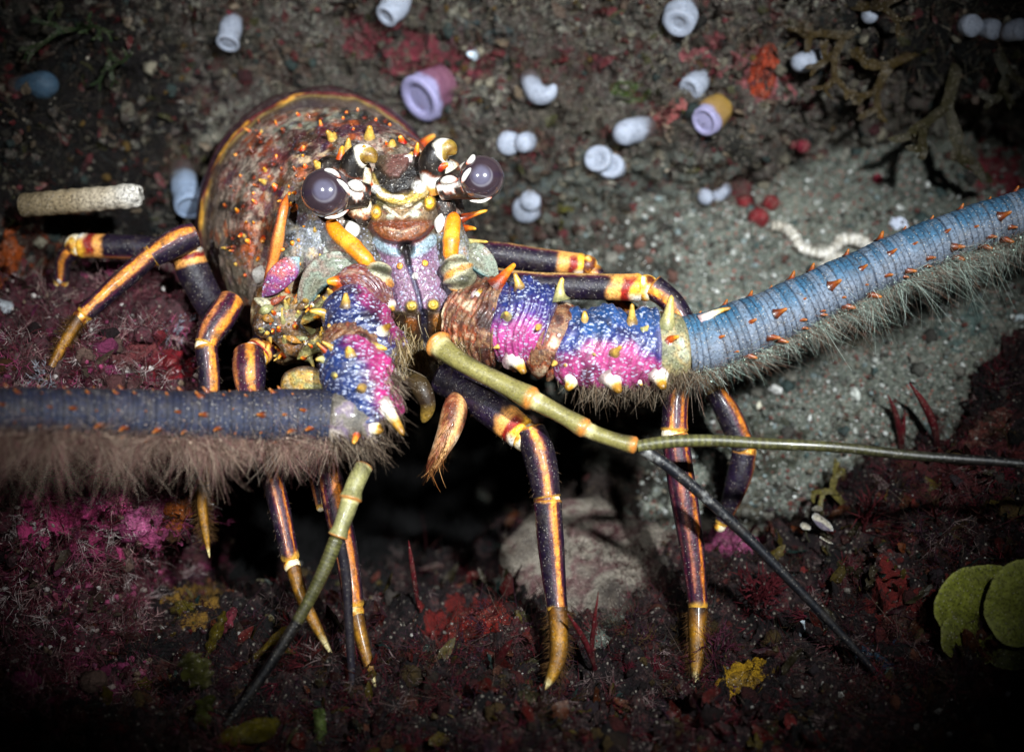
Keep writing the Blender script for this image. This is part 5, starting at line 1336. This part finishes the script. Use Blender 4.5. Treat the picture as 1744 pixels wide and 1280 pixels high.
# shells and chips on the sand and wall that one can tell apart
def chip(label, x, y, r, colr='#d8d8d4', name='shell_chip', cat='shell', group='white shell chips'):
    h = ground(x, y); k = float(U(h[2])) * r
    V = ICO2 * (1 + RNG.uniform(-0.28, 0.28, (len(ICO2), 1))) * np.array([1.0, 0.45, 0.75])
    V = np.einsum('ij,kj->ki', rand_rot(1)[0], V) * k + h[0] + h[1] * k * 0.3
    g = Geo(); g.add(V, np.repeat(lin(colr)[None], len(V), 0) * RNG.uniform(0.8, 1.1, (len(V), 1)), T=ICO2F)
    tag(g.build(name, M_GRIT, smooth=False), label, cat, group)
chip('bright bluish white chip on the sand above the blue antenna', 1532, 384, 15, '#d4dcf0')
chip('small bluish white chip on the wall above the big lilac cup', 808, 90, 11, '#c4d4e0')
chip('white shell chip on the sand below the fringe of the blue antenna', 1322, 664, 12)
chip('flat white chip on the sand left of the red blades', 1455, 672, 15, '#ccd0c8')
chip('cream pebble on the sand just right of the hindmost leg', 1290, 690, 10, '#c8c4b0')
chip('white chip at the far right of the sand under the antenna', 1738, 545, 11, '#c8d4d8')
chip('pale chip half hidden on the dark seabed left of the dark whip tip', 1362, 1070, 14, '#a8b4bc')
chip('rough white chip on the left ledge near the frame edge', 12, 525, 18, '#aeb4ba')
chip('cream chip high on the wall beside the brown alga', 1612, 174, 8, '#d8d0b0')

# ---- algae
def alga_branch(g, p, d, up, length, width, depth, colr, spread=0.5):
    if depth == 0: return
    n = unit(np.cross(d, up)); k = 6
    s = np.linspace(0, 1, k)
    bend = 0.25 * RNG.normal(size=3)
    c = p + length * (s[:, None] * d + (s ** 2)[:, None] * bend)
    t = unit(np.gradient(c, axis=0)); side = unit(np.cross(t, up + 0.3 * RNG.normal(size=3)))
    w = width * (1.0 + 0.25 * s + 0.12 * RNG.normal(size=k))
    if depth == 1: w = w * np.sqrt(np.clip(1 - s ** 3, 0.02, 1))
    V = c[:, None] + side[:, None] * (w[:, None] * np.array([-1, 0, 1]))[..., None] + up * (w[:, None] * np.array([0.25, 0, 0.25]))[..., None]
    C = np.repeat((colr * RNG.uniform(0.75, 1.3, (k, 1)))[:, None], 3, 1)
    g.grid(V, C)
    for sg in (-1, 1):
        dd = unit(t[-1] + sg * spread * RNG.uniform(0.7, 1.3) * side[-1] + 0.2 * RNG.normal(size=3))
        alga_branch(g, c[-1] - t[-1] * width * 0.3, dd, up, length * RNG.uniform(0.65, 0.95), width * 0.85, depth - 1, colr, spread)
def branching(label, x, y, dpx, depth, length, width, colr, name='branching_alga', cat='alga', group=None, spread=0.55):
    h = ground(x, y); k = float(U(h[2]))
    d = unit(RT * dpx[0] - UP * dpx[1] + 0.45 * h[1])
    g = Geo(); alga_branch(g, h[0], d, -FW, length * k, width * k, depth, lin(colr), spread)
    return tag(g.build(name, M_ALGA), label, cat, group)
GA = 'brown branching algae on the top right overhang'
branching('brown branching alga hanging over the dim white sponge', 1480, 40, (-.6, .8), 5, 48, 8, '#3a2e16', group=GA)
branching('brown alga fork hanging lowest over the sand at the right', 1630, 110, (-.1, 1), 4, 62, 10, '#302c18', group=GA)
branching('ochre branching alga spreading left from the dark top right hollow', 1560, 90, (-1, .35), 5, 46, 8, '#3c3016', group=GA)
branching('brown alga twigs at the very top beside the white stub', 1440, 5, (.6, .8), 4, 44, 7, '#322814', group=GA)
branching('dusky alga sprays under the lumpy corner sponge', 1700, 80, (-.5, 1), 4, 40, 8, '#2c2a18', group=GA)
branching('green branching alga on dark rock in the upper left', 120, 30, (1, .4), 5, 42, 5, '#24341a')
branching('thin green alga sprig below the upper left one', 180, 80, (1, .9), 4, 36, 4, '#22301a')
branching('olive alga sprig above the banded tube worm', 318, 285, (.3, -.8), 4, 18, 6, '#6a6a1c', spread=0.8)
branching('olive green blade on the wall right of the lowest white sponge', 955, 345, (-.1, 1), 3, 24, 5, '#4c4a1c')
branching('thin green blade on the sand behind the jointed whip', 1335, 738, (.25, 1), 2, 30, 4, '#5a6a34')
branching('olive twig rising beside the small white cup algae', 1440, 860, (-.6, -.5), 4, 30, 5, '#5a5226')

# yellow-green fan alga
fan = empty('fan_alga', ground(1650, 1090)[0])
tag(fan, 'yellow-green fan alga with broad overlapping fronds on the right seabed', 'alga')
def frond(cx, cy, r, a0, a1, z, tilt, colr, fan_seed):
    nr_, na = 26, 60
    rr_ = np.linspace(0.03, 1, nr_); aa = np.radians(np.linspace(a0, a1, na))
    Rg, Ag = np.meshgrid(rr_, aa, indexing='ij')
    edge = (0.25 + 0.75 * np.sin(np.pi * np.clip((np.degrees(Ag) - a0) / (a1 - a0), 0.02, 0.98)) ** 0.45) * (1 + 0.03 * np.sin(Ag * 3 + fan_seed) + 0.012 * np.sin(Ag * 9) + 0.012 * vnoise(np.stack([Ag * 14, Ag * 0, Ag * 0], -1), fan_seed))
    X = cx + r * Rg * edge * np.cos(Ag); Y = cy - r * Rg * edge * np.sin(Ag) * 0.86
    Zf = z - tilt * Rg + 10 * np.sin(Ag * 4 + fan_seed) * Rg + 8 * Rg ** 3
    V = P(X, Y, Zf)
    C = lin(colr) * (1 + 0.16 * np.sin(Rg * 34)[..., None] * 0.6 + 0.3 * fbm(V * 120, 3, 3)[..., None])
    C = mixc(C, lin('#a8a860'), 0.5 * sstep(0.95, 1.0, Rg))
    g = Geo(); g.grid(V, np.clip(C, 0, 1)); V2 = V + FW * 0.0005
    g.grid(V2, np.clip(C * .8, 0, 1)); g.build('frond', M_ALGA, fan)
zf = ground(1650, 1050)[2] - 40
frond(1716, 1056, 128, 55, 235, zf - 10, 40, '#74782a', 0)
frond(1800, 1060, 138, 40, 225, zf - 44, 30, '#84883a', 2)
frond(1690, 1070, 90, 130, 290, zf - 20, 30, '#666a24', 4)
frond(1720, 1076, 74, 190, 350, zf - 40, 20, '#50541a', 5)

# little white cup algae on stalks
for i, (x, y, r, lb) in enumerate([(1392, 866, 9, 'tiny white cup alga, uppermost of the cluster on the right mound'), (1372, 896, 9, 'tiny white cup alga leaning out at the left of its cluster'),
                                   (1401, 890, 18, 'largest white cup alga with a purple underside'), (1408, 920, 12, 'ribbed white cup alga at the bottom of its cluster')]):
    h = ground(x + 6, y + 26); k = float(U(h[2]))
    zt = h[2] - 34
    t_ = empty('cup_alga', h[0]); tag(t_, lb, 'alga', 'white cup algae')
    g = Geo(); tube(g, [(x + 6, y + 26, h[2], 1.5), (x + 1, y + 14, zt + 12, 1.3), (x, y, zt, 1.3)], 20, 8, lin('#4a4a38')); g.build('stalk', M_PLAIN, t_)
    an = np.linspace(0, 2 * np.pi, 40); rr_ = np.linspace(0.05, 1, 10); Rg, Ag = np.meshgrid(rr_, an, indexing='ij')
    V = P(x + r * Rg * np.cos(Ag), y + r * (0.55 + 0.15 * (i % 3)) * Rg * np.sin(Ag + 0.4 * i) * (1 + 0.12 * np.sin(3 * Ag + i)), zt - 6 * Rg ** 2 + 1.2 * np.sin(Ag * 12) * Rg)
    C = mixc(np.broadcast_to(lin('#c8c0ae'), V.shape), lin('#e0e0dc'), sstep(0.8, 1, Rg)); C = mixc(C, lin('#3a2a5a'), 0.8 * (np.sin(Ag) > 0.3) * (r > 15))  # lower half of the largest cup coloured purple
    g = Geo(); g.grid(V, C); g.build('cup', M_ALGA, t_)

def blade(label, pts, w, colr, group, name='red_blade_alga'):
    h = ground(*pts[0])
    prof = [(x, y, h[2] - 12 - 26 * i, w * pr) for i, ((x, y), pr) in enumerate(zip(pts, [0.7, 1.0, 0.85, 0.15] if len(pts) == 4 else [0.7, 1, 0.15]))]
    g = Geo(); tube(g, prof, 40, 14, lambda S, A, X0: ramp(S + 0.2 * fbm(X0 * 200, 2, 3), [(0, lin('#3a0e14')), (1, lin('#6a1c24'))]), squash=0.9)
    tag(g.build(name, M_ALGA), label, 'alga', group)
GR = 'red blade algae standing on the seabed'
blade('slim red blade alga standing on the sand, left of a pair by the right mound', [(1534, 768), (1532, 735), (1524, 700), (1512, 672)], 6, '#5a1820', GR)
blade('short red blade alga between the two taller ones on the sand', [(1536, 768), (1538, 735), (1541, 698)], 5, '#5a1820', GR)
blade('tallest curved red blade alga on the sand near the right mound', [(1598, 757), (1588, 718), (1572, 685), (1549, 652)], 8, '#5a1820', GR)
blade('thin upright red blade alga right of the front foot', [(1012, 1140), (1008, 1100), (1012, 1060), (1019, 1008)], 5, '#5a1820', GR)
blade('red blade alga leaning left behind the front foot', [(1014, 1138), (1000, 1100), (985, 1072), (966, 1044)], 6, '#5a1820', GR)
blade('stubby red blade alga left of the front foot on dark seabed', [(842, 1136), (852, 1118), (862, 1102), (873, 1088)], 8, '#5a1820', GR)
blade('dark reddish stalk in the black hollow beneath the lobster', [(712, 1030), (706, 990), (700, 950), (696, 920)], 5, '#3a1014', GR)

def hydroid(label, x, y, n, spread, length, w, colr, dpx, name, cat, depth=4):
    h = ground(x, y); k = float(U(h[2]))
    g = Geo()
    def rec(p, d, L, wd, dep):
        q = p + d * L
        filaments(g, p[None], d[None], np.array([L]), np.array([wd]), lin(colr)[None] * RNG.uniform(.7, 1.2), 0.2, 4)
        if dep:
            for _ in range(2 + (RNG.random() < 0.5)):
                rec(p + d * L * RNG.uniform(0.6, 1.0), unit(d + spread * RNG.normal(size=3)), L * RNG.uniform(0.5, 0.85), wd * 0.85, dep - 1)
    for _ in range(n):
        rec(h[0], unit(RT * dpx[0] - UP * dpx[1] - FW * 0.6 + spread * RNG.normal(size=3)), length * k, w * k, depth)
    return tag(g.build(name, M_TURF), label, cat)
hydroid('white branching hydroid between the left legs on the ledge', 300, 590, 3, 0.45, 30, 2.4, '#8a8c98', (0, -.6), 'hydroid', 'hydroid', 4)
hydroid('white feathery hydroid at the left edge of the ledge above the antenna', 90, 655, 4, 0.5, 30, 2.2, '#8c8c94', (-.2, -.5), 'hydroid', 'hydroid', 3)
hydroid('beige hydroid bush on the far left ledge below the beige spine', 85, 520, 4, 0.5, 32, 1.8, '#7a6660', (.1, -.4), 'hydroid', 'hydroid', 3)
hydroid('red bushy fine alga right of the stout hind leg foot', 1290, 1025, 26, 0.5, 38, 2.2, '#4a161c', (0, -.7), 'red_bush_alga', 'alga', 2)
hydroid('red wiry alga on the mound beside the small cup algae', 1470, 905, 12, 0.4, 42, 1.8, '#46161a', (.2, -.8), 'red_bush_alga', 'alga', 2)
hydroid('fine purple-red alga at the right leg foot on the seabed', 1215, 1120, 14, 0.6, 30, 1.6, '#4a2030', (0, -.6), 'red_bush_alga', 'alga', 3)
hydroid('thin white hydroid twigs in the hollow above the dark left rocks', 330, 200, 3, 0.5, 22, 1.4, '#a09c94', (.2, .2), 'hydroid', 'hydroid', 3)

def leaf(label, pts, w, colr):
    g = Geo()
    h0 = ground(*pts[0])[2]
    prof = np.array([(x, y, h0 - 14 - 12 * i) for i, (x, y) in enumerate(pts)], float)
    k = np.linspace(0, 1, len(pts)); s = np.linspace(0, 1, 30); c = spline(k, prof, s)
    W = w * np.sin(np.pi * np.clip(0.06 + 0.9 * s, 0, 1)) ** 0.6 * (1 + 0.3 * vnoise(np.stack([s * 9, s * 0, s * 0], -1), int(pts[0][0])))
    t = np.gradient(c[:, :2], axis=0); t = t / np.linalg.norm(t, axis=1, keepdims=True)
    j = np.linspace(-1, 1, 11)
    X = c[:, 0:1] - t[:, 1:2] * W[:, None] * j; Y = c[:, 1:2] + t[:, 0:1] * W[:, None] * j
    Zl_ = c[:, 2:3] + 10 * j ** 2 + 5 * vnoise(np.stack([X * .05, Y * .05, X * 0], -1), 4)
    V = P(X, Y, Zl_)
    C = lin(colr) * (1 + 0.4 * fbm(V * 160, 3, 9)[..., None])
    g.grid(V, C); g.grid(V + FW * 0.0004, C * 0.8)
    tag(g.build('leaf_alga', M_ALGA), label, 'alga', 'leafy algae on the dark seabed')
leaf('broad yellow leaf alga lying at the bottom left below the thin whip', [(370, 1262), (410, 1250), (450, 1240), (474, 1226)], 17, '#5c520e')
leaf('fan-shaped olive leaf alga left of the leg tips', [(352, 1170), (340, 1150), (326, 1128), (318, 1112)], 24, '#3c3c16')
leaf('slender ochre leaf alga standing above the olive one', [(352, 1120), (362, 1090), (376, 1060), (382, 1040)], 9, '#54480f')
leaf('ochre leaf strip under the thin whip, beside the left leg tip', [(420, 1130), (450, 1105), (478, 1080), (500, 1062)], 8, '#54440e')
leaf('yellow green leaf alga at the bottom edge beside the whip', [(350, 1240), (344, 1215), (352, 1196), (366, 1186)], 15, '#3e4212')
leaf('pale olive leaf tip at the bottom edge left of the second whip', [(542, 1262), (546, 1240), (544, 1218), (548, 1206)], 13, '#5a6a34')
leaf('pink leaf alga above the ochre strips near the left legs', [(366, 1080), (380, 1064), (394, 1046), (400, 1034)], 12, '#8a3a48')
leaf('orange-yellow leaf alga on the slope below the rust sponge', [(290, 1040), (310, 1036), (330, 1044), (346, 1052)], 14, '#5c5014')

# ---- what nobody could count
def pal_(n, cols, jit=0.3):
    return np.array([lin(c) for c in cols])[RNG.integers(0, len(cols), n)] * RNG.uniform(1 - jit, 1 + jit, (n, 1))
def patchy(name, n, freq, thr, seed, cond=None):
    hollow = (lambda X, Y: ~((Y < 940 + 60 * (X < 680)) & (X > 310) & (X < 900))) if name == 'seabed' else (lambda X, Y: X > -1e9)
    p, nn_, X, Y = sample(name, int(n * 2.5), (lambda X, Y: cond(X, Y) & hollow(X, Y)) if cond else hollow)
    m = fbm(p * freq, 2, seed) > thr
    return p[m][:n], nn_[m][:n], X[m][:n], Y[m][:n]
def turf(objname, label, name, n, lmin, lmax, w, cols, freq=30, thr=-0.1, seed=1, cond=None, curl=0.9, spread=0.7):
    p, nn_, X, Y = patchy(name, n, freq, thr, seed, cond)
    m = len(p)
    if name == 'rock_wall':                                         # turf colour darkened at the wall's left to paint in the dim edge
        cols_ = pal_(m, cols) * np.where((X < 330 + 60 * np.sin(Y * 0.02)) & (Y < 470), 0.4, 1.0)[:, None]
    else: cols_ = pal_(m, cols)
    g = Geo()
    filaments(g, p - nn_ * 0.0005, nn_ + spread * RNG.normal(size=(m, 3)), RNG.uniform(lmin, lmax, m), np.full(m, w) * RNG.uniform(.5, 1.6, m), cols_, curl, 4)
    return tag(g.build(objname, M_TURF), label, 'algae', None, 'stuff')
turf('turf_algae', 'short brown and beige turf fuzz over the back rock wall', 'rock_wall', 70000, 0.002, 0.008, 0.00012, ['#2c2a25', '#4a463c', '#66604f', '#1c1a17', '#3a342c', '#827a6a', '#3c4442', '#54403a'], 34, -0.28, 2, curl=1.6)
turf('turf_algae', 'maroon turf fuzz in patches over the back rock wall', 'rock_wall', 14000, 0.002, 0.006, 0.00015, ['#2c1013', '#401a1c', '#200b0d', '#4c2424'], 26, 0.12, 5, curl=1.6)
turf('turf_algae', 'pale thread-like strands among the turf of the back wall', 'rock_wall', 5000, 0.003, 0.009, 0.00011, ['#8a8070', '#a49a88', '#6a7a78', '#7c6c5a'], 20, -0.05, 15)
turf('turf_algae', 'dark red and grey turf fuzz over the left ledge', 'rock_ledge', 36000, 0.003, 0.010, 0.00013, ['#3c1a1e', '#5a2c30', '#6a5654', '#481c24', '#80706c', '#2c1012', '#6a2c44'], 30, -0.2, 7)
turf('turf_algae', 'dark red wiry turf over the seabed floor', 'seabed', 60000, 0.003, 0.012, 0.00014, ['#200a0d', '#341216', '#3e2422', '#221a10', '#3c0f14', '#4a3e36', '#2a1420', '#1a2624'], 26, -0.22, 11, curl=1.7)
turf('turf_algae', 'thin brown fuzz creeping over the shaded side of the sand slope', 'sand_slope', 9000, 0.002, 0.006, 0.00012, ['#3a322a', '#54483c', '#5a3c38', '#6a5c4c'], 22, -0.1, 13, cond=lambda X, Y: (X < 1180) & (Y > 620) | (Y < 330) & (X < 1350))

def grit(objname, label, name, n, smin, smax, cols, cond=None, lift=0.3, freq=None, thr=0.0):
    if freq: p, nn_, X, Y = patchy(name, n, freq, thr, 3, cond)
    else: p, nn_, X, Y = sample(name, n, cond if cond else ((lambda X, Y: ~((Y < 940 + 60 * (X < 680)) & (X > 310) & (X < 900))) if name == 'seabed' else None))
    m = len(p)
    sz = smin * (smax / smin) ** (RNG.random(m) ** 2.2)
    g = Geo(); pebbles(g, p + nn_ * sz[:, None] * lift + 0.001 * RNG.normal(size=(m, 3)) * (np.array([1, 0, 1])), sz, pal_(m, cols, 0.2))
    return tag(g.build(objname, M_GRIT, smooth=False), label, 'gravel', None, 'stuff')
grit('gravel', 'coarse pale sand grains and shell crumbs on the slope', 'sand_slope', 20000, 0.0002, 0.0014, ['#5c5e58', '#484a45', '#7c7e78', '#30302c', '#9a9c96', '#645c50', '#c0c2be', '#5a342e', '#6e7a7a', '#403e38'], cond=lambda X, Y: (X > 1130 + 60 * np.sin(Y * .02)) & (Y < 930) | (Y < 520) & (X > 860))
grit('gravel', 'pale crumbs caught in the turf of the back wall', 'rock_wall', 4500, 0.0002, 0.0010, ['#5c5246', '#7c7264', '#3c2622', '#481a1a', '#9c9486', '#241e1a', '#181412'])
grit('gravel', 'pale crumbs and shell bits over the dark seabed', 'seabed', 7000, 0.0002, 0.0014, ['#30282a', '#5c5650', '#200e0e', '#3a0f0d', '#8a8680', '#181412', '#2a2620', '#3c2028', '#302610'])
grit('gravel', 'pale crumbs in the turf of the left ledge', 'rock_ledge', 5000, 0.0003, 0.0017, ['#8a7a74', '#6a2a3a', '#b0a8a4', '#4a1c24', '#8a3a5a', '#5a4a3c'])

def feathery(objname, label, name, n, length, w, cols, cond=None, seed=3):
    p, nn_, X, Y = patchy(name, n, 20, -0.15, seed, cond)
    g = Geo(); m = len(p)
    col_ = pal_(m, cols); L = length * RNG.uniform(0.5, 1.4, m)
    d0 = unit(nn_ * 0.7 - FW * 0.35 + 0.5 * RNG.normal(size=(m, 3)))
    for k in range(7):                                              # main stems
        d = unit(d0 + 0.45 * RNG.normal(size=(m, 3)))
        filaments(g, p, d, L, np.full(m, w), col_, 0.5, 5)
        for q in range(4):                                          # side branches
            b0 = p + d * (L * RNG.uniform(0.25, 0.95, m))[:, None]
            filaments(g, b0, d + 0.9 * RNG.normal(size=(m, 3)), L * RNG.uniform(0.2, 0.5, m), np.full(m, w * 0.75), col_ * RNG.uniform(0.8, 1.5, (m, 1)), 0.5, 4)
    return tag(g.build(objname, M_TURF), label, 'algae', None, 'stuff')
feathery('feathery_algae', 'feathery dark red and purple algae bushes over the seabed', 'seabed', 1800, 0.0085, 0.00022, ['#3c0e14', '#541a20', '#2a1018', '#5a3438', '#34202c', '#4a1420', '#3a2c18', '#6a5a58'])
feathery('feathery_algae', 'pale pinkish feathery algae over the left ledge', 'rock_ledge', 1000, 0.009, 0.00020, ['#7a4a50', '#9a7a78', '#6a2c3c', '#8a3c5c', '#aa9a98', '#4c1c22'], seed=6)
feathery('feathery_algae', 'grey brown feathery growth over the back wall', 'rock_wall', 1500, 0.006, 0.00016, ['#4a463e', '#6a6456', '#3a322c', '#54302e', '#7c7666', '#2c3436', '#5a2428'], seed=9)
feathery('feathery_algae', 'sparse brown feathery growth on the edges of the sand slope', 'sand_slope', 420, 0.006, 0.00016, ['#4a443a', '#5c5648', '#3a2c28', '#54302e', '#34382c'], cond=lambda X, Y: (X > 860) & ((Y < 300) | (X < 1150) & (Y < 560) | (Y > 700)), seed=12)

def lumps(objname, label, name, n, smin, smax, cols, mat, cond=None, cover=0.75, freq=26, thr=-0.2, seed=4):
    p, nn_, X, Y = patchy(name, n, freq, thr, seed, cond)
    m = len(p); sz = smin * (smax / smin) ** (RNG.random(m) ** 1.6)
    c = pal_(m, cols); c = np.concatenate([c, np.where(RNG.random((m, 1)) < cover, 1.0, 0.0)], 1)
    sc_ = sz[:, None] * (1 + RNG.uniform(-0.4, 0.4, (m, 3))); Rm = rand_rot(m)
    v = ICO2[None] * (1 + 0.45 * np.stack([vnoise(ICO2 * 1.7 + k_, 3) for k_ in range(0, 40)], 0)[RNG.integers(0, 40, m)][..., None])
    V = np.einsum('nij,nkj->nki', Rm, v * sc_[:, None]) + (p + nn_ * sz[:, None] * 0.1)[:, None]
    C = np.repeat(c[:, None], len(ICO2), 1)
    g = Geo(); g.add(V.reshape(-1, 3), C.reshape(-1, 4), T=(ICO2F[None] + (np.arange(m) * len(ICO2))[:, None, None]).reshape(-1, 3))
    return tag(g.build(objname, mat), label, 'crust', None, 'stuff')
lumps('encrusting_growth', 'knobbly brown, grey and maroon growth all over the back wall', 'rock_wall', 2200, 0.0010, 0.0034, ['#4a443a', '#2c2822', '#6a6456', '#3c2022', '#1c1a18', '#54401c', '#5a2a2c', '#7a7464', '#2c3634'], M_ROCK, cover=0.6)
lumps('encrusting_growth', 'pink, crimson and dark knobs crusting the left ledge', 'rock_ledge', 900, 0.0012, 0.0050, ['#6a2444', '#381018', '#4a2c2c', '#7a3054', '#180c0e', '#58443c', '#3c2410'], M_LEDGE, cover=0.7)
lumps('encrusting_growth', 'dark red, brown and ochre knobs over the seabed', 'seabed', 1000, 0.0012, 0.0046, ['#2a0c0c', '#180c0c', '#2c2018', '#401412', '#0c0909', '#3a2c12', '#241c20', '#4c2a1c', '#3a3430'], M_BED, cover=0.7)

lumps('pebbles', 'small rounded stones and crusted lumps bedded in the sand slope', 'sand_slope', 500, 0.0010, 0.0040, ['#4c4c46', '#6a6860', '#34322e', '#5a4038', '#7c7a70', '#3c4a48'], M_SAND, cond=lambda X, Y: (X > 880) & (Y < 920), cover=0.8)

def litter(objname, label, name, n, lmin, lmax, wf, cols, cond=None, freq=None, thr=0):
    p, nn_, X, Y = patchy(name, n, freq, thr, 9, cond) if freq else sample(name, n, cond)
    m = len(p); L = RNG.uniform(lmin, lmax, m)
    g = Geo(); blades(g, p, nn_ * 0.8 - FW * 0.3 + 0.9 * RNG.normal(size=(m, 3)), L, L * wf * RNG.uniform(.6, 1.4, m), pal_(m, cols), 0.4)
    return tag(g.build(objname, M_ALGA), label, 'algae', None, 'stuff')
litter('leafy_algae', 'small red, olive and brown leaf fragments over the seabed', 'seabed', 2200, 0.002, 0.011, 0.3, ['#260a0c', '#38140e', '#4c120f', '#221c0a', '#4a3e12', '#280c14', '#4c240f', '#15302e', '#34321c', '#5c1c1c'], freq=22, thr=-0.1)
litter('leafy_algae', 'small crimson and brown leaf fragments over the left ledge', 'rock_ledge', 900, 0.002, 0.008, 0.3, ['#3a121a', '#2c0c10', '#5c2440', '#241410', '#3c3228', '#481828'], freq=22, thr=-0.05)
litter('leafy_algae', 'maroon and grey leaf fragments over the back wall', 'rock_wall', 2400, 0.002, 0.008, 0.32, ['#4a1c20', '#3a2a24', '#5a4a40', '#2a2420', '#6a5c4c', '#3a3a20', '#5c2426'], freq=24, thr=-0.1)
